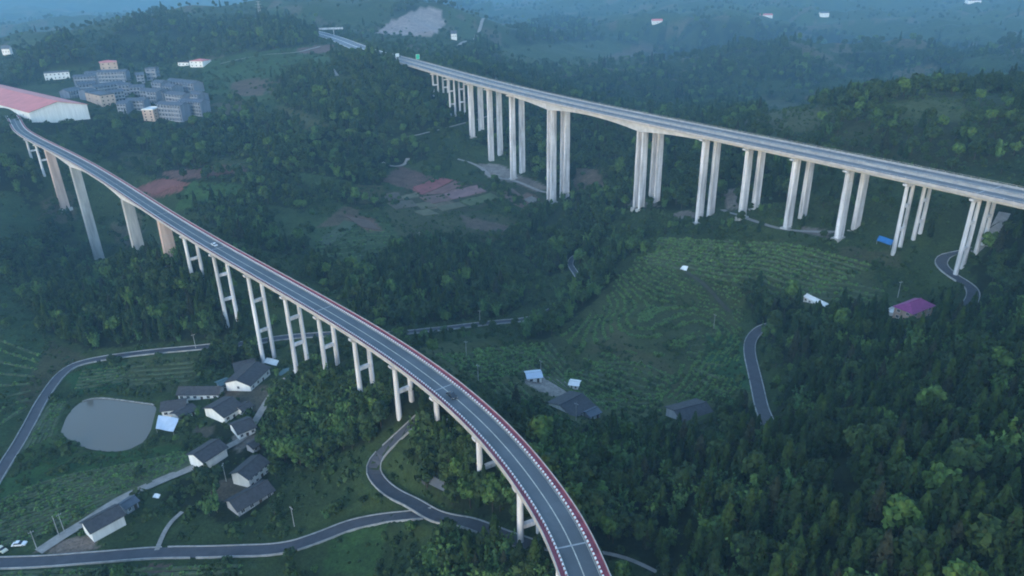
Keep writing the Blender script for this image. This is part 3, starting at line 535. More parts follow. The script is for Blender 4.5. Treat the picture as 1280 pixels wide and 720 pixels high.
# --- far viaducts, one per carriageway
FS = [(147, 142, 79.5, 'f'), (192, 186, 63.5, 'f2'), (238, 231, 50, 's'), (278, 271, 33.5, 's'), (320, 313, 28, 's'), (382, 381, 20.5, 'd'), (488, 488, 44, 'd'), (544, 540, 46, 's'), (577, 574, 60.5, 's'), (609, 607, 62, 's'), (641, 640, 65, 's'), (673, 673, 69, 'l'), (704, 703, 67.5, 'l'), (736, 735, 74, 'l'), (768, 767, 80, 'l')]
for C, col, nm, lab, e0 in ((NRC, 0, 'expressway_viaduct', 'grey concrete expressway viaduct on tall paired piers, carriageway on the nearer side', (-144.3, 917.8)), (FARC, 1, 'expressway_viaduct', 'grey concrete expressway viaduct beyond its twin, carriageway on the farther side', (-132.6, 924.1))):
    s0 = int(np.argmin(np.hypot(C[:, 0]-e0[0], C[:, 1]-e0[1])))
    piers = [(s0+f[col], f[2], f[3]) for f in FS]; hn = {p[0]: 4.4 for p in piers if p[2] == 'd'}
    root, L, nn, tt, idx = viaduct(C, DZ2, 6.15, (-5.55, 5.55), piers, lab, nm, 'viaduct', hn, 'concrete', None, True)
    tag(root, group='twin expressway viaducts')
    for s in (-1, 1):
        m = MB(); m.sweep(L[idx], nn[idx], [(s*5.62, -.45), (s*5.62, .35), (s*5.82, .62), (s*5.86, 1.05), (s*6.04, 1.05), (s*6.2, -.45)]); m.build('parapet', 'rail', root)
        m = MB(); m.sweep(L[idx]+np.array([0, 0, .03]), nn[idx], [(s*5.08, 0), (s*5.22, 0)], closed=False); m.build('edge_line', 'line', root)
        pm = MB()
        for q in range(0, len(L), 4): c = L[q][:2]+nn[q]*s*5.95; pm.box((c[0], c[1], DZ2+1.35), (.12, .12, .7))
        pm.sweep(L[idx]+np.array([0, 0, 1.62]), nn[idx], [(s*5.9, 0), (s*6.0, 0), (s*6.0, .12), (s*5.9, .12)]); tag(pm.build('railing', 'concrete_grey', root), kind='stuff')
    q = 4
    while q < len(L)-8:
        m = MB(); i = np.arange(q, q+7); m.sweep(L[i]+np.array([0, 0, .03]), nn[i], [(-.12+.2, 0), (.12+.2, 0)], closed=False); m.build('lane_dash', 'white', root); q += 15
    for k, (s, z, kind) in enumerate(piers):
        c = L[s]; n_, t_ = nn[s], tt[s]; zb = float(hgt(c[0], c[1]))
        zb = min(z, zb) if z-zb < 6 else z
        if kind in ('f', 'f2', 'l'):
            hh = DZ2-2.1-zb; pier_frame(root, c, t_, n_, DZ2-2.08, zb, 2.7, [.5] if hh < 24 else ([.33, .67] if hh < 45 else [.3, .55, .8]), 1.7, 'concrete', 5.4)
        elif kind == 's':
            p = pier_solid(root, c, t_, n_, DZ2-3.4, zb, 5.0, 2.4, 'concrete'); m = MB(); h = DZ2-2.08-zb
            cw = 5.4; m.add([(-cw, -1.2, h), (cw, -1.2, h), (cw, -1.2, h-.7), (3.1, -1.2, h-1.5), (-3.1, -1.2, h-1.5), (-cw, -1.2, h-.7), (-cw, 1.2, h), (cw, 1.2, h), (cw, 1.2, h-.7), (3.1, 1.2, h-1.5), (-3.1, 1.2, h-1.5), (-cw, 1.2, h-.7)], [(0, 1, 2, 3, 4, 5), (11, 10, 9, 8, 7, 6)]+[(i, (i+1) % 6, 6+(i+1) % 6, 6+i) for i in range(6)]); m.build('cap_beam', 'concrete', p)
        else:                                               # main pier: two slender leaves
            for o in (-1, 1):
                cc = (c[0]+t_[0]*2.5*o, c[1]+t_[1]*2.5*o); pier_solid(root, cc, t_, n_, DZ2-6.4, zb, 5.4, 1.5, 'concrete')
        if k in (1, 4, 7, 12):
            rz = math.atan2(n_[1], n_[0]); m = MB(); m.box((c[0], c[1], DZ2+.04), (11, .7, .03), rz); m.build('expansion_joint', 'joint', root)
    c = L[0]; m = MB(); m.box((c[0], c[1], DZ2-4.2), (12, 8, 8), math.atan2(nn[0][1], nn[0][0])); m.build('abutment', 'concrete', root)
# expressway on the ground beyond
nn, _ = normals2(EXP)
b = MB(); b.sweep(EXP+np.array([0, 0, .12]), nn, [(-13, 0), (13, 0)], closed=False); ex = b.build('expressway', 'asphalt_far'); tag(ex, 'grey expressway running into the hills', kind='structure')
for a, wv, hv in ((-13, .4, .9), (13, .4, .9), (0, 1.6, .5)):
    b = MB(); b.sweep(EXP, nn, [(a-wv/2, 0), (a-wv/2, hv), (a+wv/2, hv), (a+wv/2, 0)]); b.build('barrier', 'concrete', ex)
# overpass
ov = np.array([-308., 1275.]); rz = math.radians(12); t_ = np.array([math.cos(rz), math.sin(rz)])
root = empty('overpass', (ov[0], ov[1], 107)); tag(root, 'small pale concrete overpass crossing the expressway in the distance', 'overpass')
b = MB(); b.box((0, 0, 9.5), (64, 8, 1.4), rz); b.build('deck', 'concrete', root)
for s in (-1, 1):
    b = MB(); b.box((-s*4*math.sin(rz), s*4*math.cos(rz), 10.8), (64, .4, 1.1), rz); b.build('parapet', 'concrete', root)
    b = MB(); b.box((s*16*t_[0], s*16*t_[1], 4), (1.6, 6, 10), rz); b.build('pier', 'concrete_grey', root)
# ------------------------------------------------------------------ buildings
def roof_gable(b, L_, W_, z, h, ov=.7, th=.22, mi=0):
    x, y = L_/2+ov, W_/2+ov; e = h*ov/(W_/2)
    for s in (-1, 1):
        v = [(-x, s*y, z-e), (x, s*y, z-e), (x, 0, z+h), (-x, 0, z+h)]; w_ = [(a, c, d+th) for a, c, d in v]
        b.add(v+w_, [(3, 2, 1, 0), (4, 5, 6, 7), (0, 1, 5, 4), (1, 2, 6, 5), (2, 3, 7, 6), (3, 0, 4, 7)], mi)
PANE = {}
def window(par, x, y, z, w_, h_, axis, frame=True):
    key = (round(w_, 2), round(h_, 2))
    if key not in PANE:
        b = MB(); t = .12
        for c, d in (((0, 0, h_/2), (w_+.2, .14, t)), ((0, 0, -h_/2), (w_+.3, .24, t)), ((w_/2, 0, 0), (t, .14, h_)), ((-w_/2, 0, 0), (t, .14, h_)), ((0, 0, 0), (t*.6, .1, h_))): b.box(c, d)
        g = MB(); g.box((0, 0, 0), (w_, .08, h_)); PANE[key] = (b.mesh('window_frame', 'white'), g.mesh('pane', 'glass'))
    fm, gm = PANE[key]; o = link('window', gm, par); o.location = (x, y, z); o.rotation_euler = (0, 0, axis)
    if frame: f = link('frame', fm, o)
    return o
def house(A, B, D, hw, hr, label, cat='house', name='house', wall='wall', roof='tile', hip=False, win=(4, 1), flat=False, ov=.7, door=True, size=None, group=None, frame=True, chim=False, sidewin=0, blank=False, bands=0, ratio=None):
    """A, B ends of the long front wall and D the back corner beside A, as seen at ground level"""
    p = ground([A, B, D])
    if ratio: p[1] = p[0]+rgt*(B[0]-A[0])*proj(p[0])[2]/F; p[2] = p[0]+np.array([-rgt[1], rgt[0], 0])*10
    a, b_, d = p[:, :2]; ex = b_-a; L_ = np.linalg.norm(ex); ex /= L_; ey = np.array([-ex[1], ex[0]]); W_ = (d-a)@ey
    if size: L_, W_ = size[0], math.copysign(size[1], W_)
    if ratio: W_ = math.copysign(L_*ratio, W_)
    if bands: W_ = math.copysign(min(abs(W_), 13.5), W_); hw *= 1.22
    c = a+ex*L_/2+ey*W_/2; W_ = abs(W_); zs = p[:, 2]; z = float(min(zs.min(), hgt(c[0], c[1])))+.15; sink = 1.0+float(max(0, zs.max()-z))
    root = empty(name, (c[0], c[1], z), math.atan2(ex[1], ex[0])); tag(root, label, cat, group)
    x, y = L_/2, W_/2; m = MB()
    if flat or hip: m.box((0, 0, (hw-sink)/2), (L_, W_, hw+sink))
    else:
        v = [(-x, -y, -sink), (x, -y, -sink), (x, y, -sink), (-x, y, -sink), (-x, -y, hw), (x, -y, hw), (x, y, hw), (-x, y, hw), (-x, 0, hw+hr), (x, 0, hw+hr)]
        m.add(v, [(0, 1, 5, 4), (2, 3, 7, 6), (1, 2, 6, 9, 5), (3, 0, 4, 8, 7), (3, 2, 1, 0), (4, 5, 9, 8), (6, 7, 8, 9)])
    m.build('wall', wall, root); r = MB()
    if flat:
        r.box((0, 0, hw+.12), (L_+.5, W_+.5, .24))
        for s in (-1, 1): r.box((0, s*y, hw+.6), (L_+.3, .22, .9)); r.box((s*x, 0, hw+.6), (.22, W_-.2, .9))
    elif hip:
        o_ = ov; rx = max(.3, x-y*.85); v = [(-x-o_, -y-o_, hw-.1), (x+o_, -y-o_, hw-.1), (x+o_, y+o_, hw-.1), (-x-o_, y+o_, hw-.1), (-rx, 0, hw+hr), (rx, 0, hw+hr)]
        r.add(v, [(0, 1, 5, 4), (1, 2, 5), (2, 3, 4, 5), (3, 0, 4), (3, 2, 1, 0)])
    else: roof_gable(r, L_, W_, hw, hr, ov)
    ro = r.build('roof', roof, root)
    if not flat:
        rb = MB()
        if hip: rb.box((0, 0, hw+hr), (2*rx+.4, .35, .3))
        else: rb.box((0, 0, hw+hr+.24), (L_+2*ov, .4, .28))
        rb.build('ridge', roof, ro)
    if chim: cb = MB(); cb.box((x*.4, y*.4, hw+hr*.9), (.6, .6, 1.6)); cb.build('chimney', 'kerb', ro)
    nx, nz = win
    for j in range(bands and nz):                      # balcony runs, storey by storey
        for s in (-1, 1):
            bb = MB(); z_ = j*hw/nz+.35
            bb.box((0, s*(y+.55), z_), (L_*.86, 1.1, .2)); bb.box((0, s*(y+1.05), z_+.55), (L_*.86, .12, .9))
            for q in range(nx+1): bb.box((L_*.86*(q/nx-.5), s*(y+.95), z_+hw/nz*.5), (.3, .3, hw/nz))
            bb.build('balcony', 'wallpale', root)
    for s in (-1, 1):
        for j in range(nz):
            fh = hw/nz
            for i in range(nx):
                if blank and s == -1: continue
                if door and j == 0 and s == -1 and i == nx//2: continue
                window(root, (i+.5)/nx*L_-x, s*(y+.03), (j+.55)*fh, min(1.5, L_/nx*.5), min(1.4, fh*.45), 0, frame)
    for s in (-1, 1):
        for j in range(sidewin and nz):
            for i in range(sidewin): window(root, s*(x+.03), ((i+.5)/sidewin-.5)*W_, (j+.55)*hw/nz, 1.3, min(1.4, hw/nz*.45), math.pi/2, frame)
    if door:
        db = MB(); db.box(((nx//2+.5)/nx*L_-x, -y-.04, 1.1), (1.1, .12, 2.2)); do = db.build('door', 'wood', root); hb_ = MB(); hb_.box(((nx//2+.5)/nx*L_-x+.4, -y-.13, 1.1), (.1, .08, .2)); hb_.build('handle', 'joint', do)
    return root
GV = 'houses of the pondside village'
house((118,678),(158,656),(105,667), 4.6, 1.9, 'white house with grey gable roof nearest the lane at the bottom of the village', win=(5, 1), group=GV, door=False, blank=True)
house((257,589),(285,570),(241,579), 4.8, 1.8, 'white house with grey gable roof and blank long wall above a green plot', win=(3, 1), group=GV, door=False, blank=True)
house((313,610),(337,588),(294,603), 4.8, 1.8, 'white house with pale banded walls and grey roof beside the leafy grove', wall='wall', win=(4, 2), group=GV)
house((299,646),(342,617),(286,634), 3.2, 2.0, 'low dark house under a long grey roof below the banded white house', wall='wallgrey', win=(4, 1), group=GV)
house((224,501),(273,497),(229,492), 3.6, 1.8, 'long house with white front just beyond the pond corner', win=(6, 1), group=GV)
house((204,523),(232,517),(206,511), 3.8, 1.8, 'pond-side house with grey roof behind a pale blue awning', win=(3, 1), group=GV)
house((228,529),(247,516),(222,520), 2.8, 1.0, 'small lean white annex beside the house with the blue awning', cat='shed', win=(2, 1), group=GV)
house((314,489),(338,468),(292,481), 4.2, 2.1, 'biggest village house with white gable end and two grey roofs', win=(4, 1), group=GV, sidewin=1)
house((296,470),(320,464),(294,462), 3.6, 1.8, 'grey roofed rear wing touching the biggest village house', wall='wallgrey', win=(3, 1), group=GV)
house((282,530),(304,513),(262,517), 3.8, 2.2, 'square dark roofed house in the middle of the village', win=(3, 1), group=GV)
house((300,551),(320,540),(286,539), 3.4, 1.8, 'dark roofed house with thin white eaves below the middle of the village', win=(3, 1), group=GV)
house((305,520),(316,511),(299,514), 2.6, .9, 'narrow white shed squeezed between two dark roofed village houses', cat='shed', win=(2, 1), group=GV, door=False)
house((318,567),(329,558),(312,561), 2.6, 1.0, 'small dark shed at the edge of the leafy grove', cat='shed', wall='wallgrey', win=(2, 1))
house((350,469),(366,466),(348,462), 2.6, .8, 'small shed with blue-grey sheet roof under the viaduct piers', cat='shed', wall='wallgrey', roof='tealroof', win=(2, 1))
house((277,487),(288,482),(275,482), 2.4, .6, 'tiny teal roofed shed between two village houses', cat='shed', wall='wallgrey', roof='tealroof', win=(1, 1), door=False)
house((160,643),(174,634),(154,636), 2.8, .9, 'low blue-grey annex behind the white house by the lane', cat='shed', wall='wallgrey', roof='tileblue', win=(2, 1))
house((540,607),(556,609),(541,600), 2.5, .9, 'small ribbed grey shed on the slope inside the road bend', cat='shed', wall='wallgrey', roof='tileblue', win=(2, 1))
house((525,601),(532,603),(526,595), 2.6, .7, 'tiny white hut at the end of the ribbed shed', cat='hut', win=(1, 1), door=False)
house((716,520),(742,517),(703,504), 3.8, 2.2, 'farmhouse with wide dark roof below the terraces', win=(4, 1))
house((738,524),(750,522),(736,518), 2.8, .8, 'small grey roofed barn at the corner of the dark roofed farmhouse', cat='barn', wall='wallgrey', roof='tileblue', win=(2, 1))
house((660,476),(677,478),(662,469), 2.8, .9, 'small farm shed with pale blue roof at the head of the yard', cat='shed', roof='bluesheet', win=(2, 1))
house((712,485),(722,488),(713,480), 2.4, .6, 'narrow white roofed shelter beside the farm yard', cat='shelter', wall='wall', roof='wall', win=(2, 1), door=False)
house((855,528),(893,516),(849,514), 3.6, 2.0, 'lone house with dark grey roof at the edge of the hill wood', win=(4, 1), wall='wallgrey')
house((1139,401),(1164,394),(1124,394), 5.4, 2.6, 'cream farmhouse with purple hipped roof on the slope by the hairpin road', wall='walltan', roof='purple', hip=True, win=(3, 2), sidewin=2)
house((1105,394),(1126,396),(1107,388), 2.4, .4, 'flat roofed pale terrace annex joined to the purple roofed farmhouse', cat='annex', wall='wall', roof='wall', flat=True, win=(2, 1), door=False)
house((1004,377),(1031,383),(1007,371), 2.6, .9, 'long white sheeted greenhouse at the top of the hill wood', cat='greenhouse', name='greenhouse', wall='wall', roof='wall', win=(5, 1), door=False, ov=.2)
GT = 'apartment blocks of the hillside town'
R_ = dict(wall='wallblue', roof='tileblue', group=GT, cat='building', name='apartment_block', door=False, ov=.8, frame=False, bands=1)
house((57,101),(88,98),(60,94), 9, 1, 'long white two-storey building with a row of dark windows behind the red roofed hall', cat='building', name='white_building', roof='tileblue', win=(6, 2), door=False, flat=True, frame=False)
house((128,93),(149,91),(131,86), 15, 2, 'pink and white tower-like house at the top of the town', cat='building', name='tower_house', wall='walltan', roof='redroof', hip=True, win=(3, 3), door=False, frame=False)
house((94,109),(123,106),(98,102), 10, 2, 'grey apartment block in the back row beside the white building', win=(7, 3), **R_)
house((124,108),(159,103),(127,100), 14, 2.2, 'tall grey apartment block below the pink tower house', win=(8, 4), **R_)
house((88,123),(104,121),(90,113), 9, 3, 'grey hall with steep pale roof close to the red roofed hall', win=(4, 2), **R_)
house((121,119),(158,115),(124,111), 9, 2.4, 'low long grey block in the middle row of the town', win=(8, 3), **R_)
house((128,134),(146,131),(130,125), 12, 2, 'tan square building standing alone at the front of the town', cat='building', name='tan_building', wall='walltan', roof='tileblue', flat=True, win=(3, 3), door=False, frame=False, sidewin=2)
house((184,101),(197,100),(187,95), 12, 1.5, 'narrow grey block standing apart on the grassy slope behind the town', win=(2, 3), flat=True, sidewin=2, **R_)
house((210,115),(244,119),(219,106), 11, 2.4, 'long grey block with pale end wall at the upper right of the town', win=(8, 3), **R_)
house((226,140),(253,146),(238,131), 12, 2.4, 'grey block with balconied front at the lower right of the town', win=(7, 4), **R_)
house((199,147),(229,153),(209,137), 14, 2.4, 'tall front block with pale end wall at the lower edge of the town', win=(7, 4), **R_)
house((180,151),(194,152),(183,143), 12, 1, 'white and tan slim block at the lower edge of the town', cat='building', name='slim_block', wall='walltan', roof='wall', flat=True, win=(2, 4), door=False, frame=False, sidewin=2)
house((164,122),(182,121),(167,114), 10, 2.4, 'grey block with paired gables in the heart of the town', win=(4, 3), **R_)
house((176,124),(206,129),(186,114), 10, 2.4, 'long sloping roofed block behind the front row of the town', win=(7, 3), **R_)
house((208,130),(230,134),(217,121), 10, 2.2, 'grey block between the two right-hand blocks of the town', win=(5, 3), **R_)
house((158,135),(182,139),(166,127), 9, 2.4, 'low grey block just behind the slim white and tan block', win=(5, 3), **R_)
house((140,128),(158,126),(143,120), 9, 2.2, 'small grey block beside the square tan building', win=(4, 3), **R_)
house((100,116),(122,114),(103,109), 8, 2.2, 'low grey block in the left middle of the town', win=(5, 2), **R_)
house((172,105),(182,104),(174,99), 9, 2.2, 'small grey block at the back of the town centre', win=(2, 3), **R_)
for q in (((108,103),(120,102),(110,97),9,'little grey block squeezed behind the back row of the town'),((150,120),(164,119),(152,113),10,'grey block right of the low long middle row'),((186,128),(198,131),(190,121),11,'grey infill block left of the front row'),((206,122),(218,124),(210,115),11,'grey block in the inner corner of the right-hand rows'),((112,126),(124,125),(114,119),9,'small grey block left of the square tan building'),((148,141),(160,143),(152,134),9,'small grey block at the lower left front of the town'),((192,118),(204,120),(196,111),12,'tall grey block rising in the middle of the town'),((236,130),(250,133),(241,123),10,'grey block behind the lower right balconied block')):
    house(q[0], q[1], q[2], q[3], 2.2, q[4], win=(3, 3), **R_)
house((223,83),(236,82),(225,78), 5, .5, 'low white house beside a red roofed one on the hill behind the town', flat=True, win=(3, 1), door=False, frame=False)
house((238,84),(254,84),(241,78), 8, 2, 'white house with faded red roof on the hill behind the town', roof='redroof', hip=True, win=(3, 2), door=False, frame=False)
house((-75,119),(40,153),(-14,107), 10, 6.5, 'large hall with faded red roof at the end of the near viaduct', cat='hall', name='hall', wall='wall', roof='redroof', win=(8, 1), door=False, ov=1.2, frame=False)
for q in ((815,31,828,32,817,26,'white house with red roof high on the mountain slope'),(950,19,966,20,952,14,'pale pinkish house on the far mountain top'),(1025,21,1036,22,1027,17,'little white house on the far mountain top'),(564,49,571,49,565,45,'tiny white house below the pale quarry face'),(1210,5,1226,6,1212,1,'white house at the top edge of the mountain'),(4,70,14,70,6,66,'tiny white house in the far valley')):
    house(q[0:2], q[2:4], q[4:6], 11, 4, q[6], ratio=.5, roof='redroof' if 'red' in q[6] or 'pink' in q[6] else 'tileblue', win=(3, 1), door=False, frame=False)
# awning, tarpaulins, rubble
def sheet(px, dz, name, m, label, cat, th=.12):
    g = ground(px); c = g.mean(0); root = empty(name, (c[0], c[1], c[2])); tag(root, label, cat); b = MB(); n = 6
    q = [g[i]-c+np.array([0, 0, dz[i]]) for i in range(4)]; vs = []
    for k in (0, -th):
        for i in range(n+1):
            for j in range(n+1):
                s, t = i/n, j/n; p = q[0]*(1-s)*(1-t)+q[1]*s*(1-t)+q[2]*s*t+q[3]*(1-s)*t; vs.append((p[0], p[1], p[2]+k-.25*math.sin(math.pi*s)*math.sin(math.pi*t)+.08*math.sin(7*s+5*t)))
    N = (n+1)**2; f = lambda i, j, k: k*N+i*(n+1)+j
    fs = [(f(i, j, 0), f(i+1, j, 0), f(i+1, j+1, 0), f(i, j+1, 0)) for i in range(n) for j in range(n)]+[(f(i, j, 1), f(i, j+1, 1), f(i+1, j+1, 1), f(i+1, j, 1)) for i in range(n) for j in range(n)]
    b.add(vs, fs); b.build('sheet', m, root)
    for i in range(4):
        if dz[i] > .8: pb = MB(); pb.tube((q[i][0]*.95, q[i][1]*.95, -.5+g[i][2]-c[2]), (q[i][0]*.95, q[i][1]*.95, q[i][2]-.1), .07, .07); pb.build('post', 'joint', root)
sheet([(196,541),(218,545),(226,531),(200,527)], (2.2, 2.2, 3.4, 3.4), 'awning', 'bluesheet', 'pale blue sheet awning on posts facing the pond', 'awning')
sheet([(1095,305),(1113,311),(1116,306),(1098,300)], (2., 2., 2.6, 2.6), 'tarpaulin_shelter', 'bluetarp', 'bright blue tarpaulin shelter at the foot of an expressway pier', 'shelter')
sheet([(329,455),(346,459),(349,453),(334,449)], (.9, .9, 1.2, 1.0), 'tarpaulin', 'wall', 'pale tarpaulin heap at the foot of a near viaduct pier', 'tarpaulin')
sheet([(850,338),(858,340),(860,335),(853,334)], (.9, .9, 1.2, 1.0), 'tarpaulin', 'wall', 'small white sheet lying among the upper terraces', 'tarpaulin')
sheet([(191,623),(199,624),(201,620),(194,619)], (.5, .5, .9, .9), 'tarpaulin', 'wall', 'small white sheet beside the village drive', 'tarpaulin')
# ------------------------------------------------------------------ utility poles and signs
def pole(px, label, h=8.5, arm=True):
    g = ground([px])[0]; root = empty('utility_pole', tuple(g), random.random()*3); tag(root, label, 'pole', 'concrete utility poles')
    b = MB(); b.tube((0, 0, -.5), (0, 0, h), .17, .10, 8); b.build('shaft', 'kerb', root)
    if arm:
        b = MB(); b.box((0, 0, h-.7), (1.7, .12, .12)); c = b.build('crossarm', 'joint', root)
        for x in (-.7, 0, .7): i = MB(); i.tube((x, 0, h-.64), (x, 0, h-.36), .07, .05); i.build('insulator', 'white', c)
for px, lb in (((74,670),'pale pole by the drive of the white house next to the lane'),((81,666),'second pale pole by the drive, farther from the lane'),((245,436),'pole on the verge of the village road beyond the pond'),((368,658),'pole in the grass between lane and village grove'),((583,446),'pole standing on the terraces just beyond the viaduct'),((598,477),'pole on the slope between the viaduct and the terraces'),((676,470),'thin pole at the upper end of the farm yard'),((720,526),'pole in front of the dark roofed farmhouse'),((892,411),'pole beside the brownish terraces near the hill road'),((47,688),'short pole where the drive meets the lane'),((283,602),'pole on the green plot near the banded white house'),((525,304),'pole on the valley floor among brown plots'),((600,405),'pole by the road behind the centre wood'),((1122,372),'pole behind the purple roofed farmhouse')):
    pole(px, lb)
def board(p, w_, h_, z, m, label, rz, legs=2):
    root = empty('road_sign', tuple(p), rz); tag(root, label, 'sign'); b = MB(); b.box((0, 0, z+h_/2), (w_, .15, h_)); bo = b.build('panel', m, root)
    f = MB()
    for s in (-1, 1): f.box((s*w_/2, 0, z+h_/2), (.18, .2, h_+.18)); f.box((0, 0, z+h_/2+s*h_/2), (w_, .2, .18))
    f.build('border', 'white', bo)
    for s in (-1, 1): l_ = MB(); l_.tube((s*w_*.3, .15, -.6), (s*w_*.3, .15, z+h_*.6), .14, .12, 8); l_.build('post', 'joint', root)
i = int(np.argmin(np.hypot(FARC[:, 0]+113, FARC[:, 1]-884))); c = FARC[i]; n_ = normals2(FARC)[0][i]
board((c[0]+n_[0]*5.95, c[1]+n_[1]*5.95, DZ2+.9), 4.4, 5.4, 1.2, 'green', 'green road sign on the edge of the expressway viaduct', math.radians(25))
board((-137, 931, DZ2), 4.6, 4.2, .5, 'white', 'white sign board at the far head of the expressway viaduct', math.radians(25))
g = ground([(326,26)])[0]; py = empty('pylon', tuple(g), .4); tag(py, 'lattice power pylon on the wooded hill beyond the town', 'pylon'); HT = 34.0
for sx in (-1, 1):
    for sy in (-1, 1): b = MB(); b.tube((sx*3.2, sy*3.2, -1), (sx*.5, sy*.5, HT), .28, .2, 4); b.build('leg', 'joint', py)
for z in (8, 15, 21, 26):
    w_ = 3.2-(2.7)*z/HT; b = MB()
    for sx in (-1, 1): b.tube((sx*w_, -w_, z), (sx*w_, w_, z+4), .14, .14, 4); b.tube((-w_, sx*w_, z), (w_, sx*w_, z+4), .14, .14, 4)
    b.build('bracing', 'joint', py)
for z, w_ in ((24, 7), (28.5, 5.5), (33, 4)): b = MB(); b.box((0, 0, z), (2*w_, .5, .5)); b.build('crossarm', 'joint', py)
# ------------------------------------------------------------------ vehicles
def car(p, rz, paint, label, name='parked_car', L_=4.5, W_=1.8):
    root = empty(name, tuple(p), rz); tag(root, label, 'car'); b = MB(); x = L_/2
    pr_ = [(-x, .35), (-x+.05, .75), (-x+.7, .92), (-x+1.25, .97), (x-1.3, .97), (x-.25, .78), (x, .6), (x-.02, .32)]
    k = len(pr_); vs = [(a, -W_/2, z) for a, z in pr_]+[(a, -W_/2+.0, z) for a, z in pr_]
    vs = [(a, s*W_/2*(1 if z < .8 else .95), z) for s in (-1, 1) for a, z in pr_]
    b.add(vs, [tuple(range(k))[::-1], tuple(range(k, 2*k))]+[(i, (i+1) % k, k+(i+1) % k, k+i) for i in range(k)]); b.build('body', paint, root)
    g = MB(); y0, y1 = W_/2*.93, W_/2*.78; g.add([(-x+.65, -y0, .94), (x-1.2, -y0, .94), (x-1.2, y0, .94), (-x+.65, y0, .94), (-x+1.2, -y1, 1.43), (x-2.1, -y1, 1.43), (x-2.1, y1, 1.43), (-x+1.2, y1, 1.43)], [(3, 2, 1, 0), (4, 5, 6, 7), (0, 1, 5, 4), (1, 2, 6, 5), (2, 3, 7, 6), (3, 0, 4, 7)]); g.build('windows', 'glass', root)
    r = MB(); r.add([(-x+1.15, -y1-.03, 1.42), (x-2.05, -y1-.03, 1.42), (x-2.05, y1+.03, 1.42), (-x+1.15, y1+.03, 1.42), (-x+1.3, -y1+.1, 1.5), (x-2.2, -y1+.1, 1.5), (x-2.2, y1-.1, 1.5), (-x+1.3, y1-.1, 1.5)], [(3, 2, 1, 0), (4, 5, 6, 7), (0, 1, 5, 4), (1, 2, 6, 5), (2, 3, 7, 6), (3, 0, 4, 7)]); r.build('roof', paint, root)
    for sx in (-1, 1):
        for sy in (-1, 1):
            wv = MB(); wv.tube((sx*x*.62, sy*(W_/2-.2), .33), (sx*x*.62, sy*(W_/2+.02), .33), .33, .33, 12); wo = wv.build('wheel', 'tyre', root); rv = MB(); rv.tube((sx*x*.62, sy*(W_/2), .33), (sx*x*.62, sy*(W_/2+.04), .33), .2, .2, 8); rv.build('rim', 'joint', wo)
            hv = MB(); hv.box((sx*(x-.04), sy*W_*.36, .66), (.1, .35, .15)); hv.build('headlight' if sx > 0 else 'tail_light', 'lamp' if sx > 0 else 'redpaint', root)
    return root
def on_deck(px, dz, C):
    p = at(np.array([px[0]*1.]), np.array([px[1]*1.]), dz)[0]; i = int(np.argmin(np.hypot(C[:, 0]-p[0], C[:, 1]-p[1]))); t_ = normals2(C)[1][i]; return (p[0], p[1], dz+.03), math.atan2(t_[1], t_[0])
p, r = on_deck((565,496), DZ1, NEARC); car(p, r, 'cardark', 'dark car driving along the curve of the near viaduct', 'car')
p, r = on_deck((268,307), DZ1, NEARC); car(p, r+math.pi, 'carwhite', 'white car driving toward the town on the near viaduct', 'car', 4.7)
g = ground([(25,682),(3,689)])
car(g[0]+np.array([0, 0, .25]), .1, 'carwhite', 'white car with dark windows parked on the verge above the lane')
car(g[1]+np.array([0, 0, .25]), -.5, 'carcream', 'cream car parked at the edge of the lane junction')
# ------------------------------------------------------------------ vegetation: prototypes
def quads_mesh(name, V_, mats):
    """V_ (n,4,3) leaf pads"""
    me = bpy.data.meshes.new(name); n = len(V_); me.vertices.add(n*4); me.vertices.foreach_set('co', V_.astype(np.float32).ravel())
    me.loops.add(n*4); me.loops.foreach_set('vertex_index', np.arange(n*4, dtype=np.int32)); me.polygons.add(n); me.polygons.foreach_set('loop_start', np.arange(0, n*4, 4, dtype=np.int32))
    me.materials.append(M[mats]); me.update(); return me
def pads(pos, out, size, rs, droop=.35, asp=1.5, jit=.45):
    """leaf pads lying like shingles on the crown: out is the side they face"""
    n = len(pos); o = out+rs.normal(0, jit, (n, 3)); o /= np.linalg.norm(o, axis=1)[:, None]
    dn = np.tile(np.array([0, 0, -1.]), (n, 1))+rs.normal(0, .55, (n, 3)); a = dn-(dn*o).sum(1)[:, None]*o; a /= np.linalg.norm(a, axis=1)[:, None]; r = np.cross(o, a)
    s = (size*rs.uniform(.7, 1.35, n))[:, None]; a = a*s*asp*.5; b = r*s*.5; k = o*s*droop*.4
    return np.stack([pos-a, pos+b-k*.3, pos+a-k, pos-b-k*.3], 1)
def conifer_crown(seed, h, r, n=560):
    rs = np.random.default_rng(seed); t = rs.uniform(0, 1, n); z = h*(.10+.90*t); ph = rs.uniform(0, 6.28, 3)
    prof = np.clip((1-t)**.72*(1-.55*np.exp(-t*9)), .04, 1); a = rs.uniform(0, 2*math.pi, n); nb = rs.integers(5, 8)
    ridge = 1+.24*np.sin(a*nb+t*5+ph[0])+.14*np.sin(a*3+t*13+ph[1]); rad = r*prof*ridge*rs.uniform(.72, 1.04, n)
    pos = np.stack([rad*np.cos(a), rad*np.sin(a), z], -1); out = np.stack([np.cos(a), np.sin(a), .35+.9*t**2], -1)
    return pads(pos, out, np.full(n, .64*r/2.4)*(1-.25*t), rs, .5, 1.6, .30)
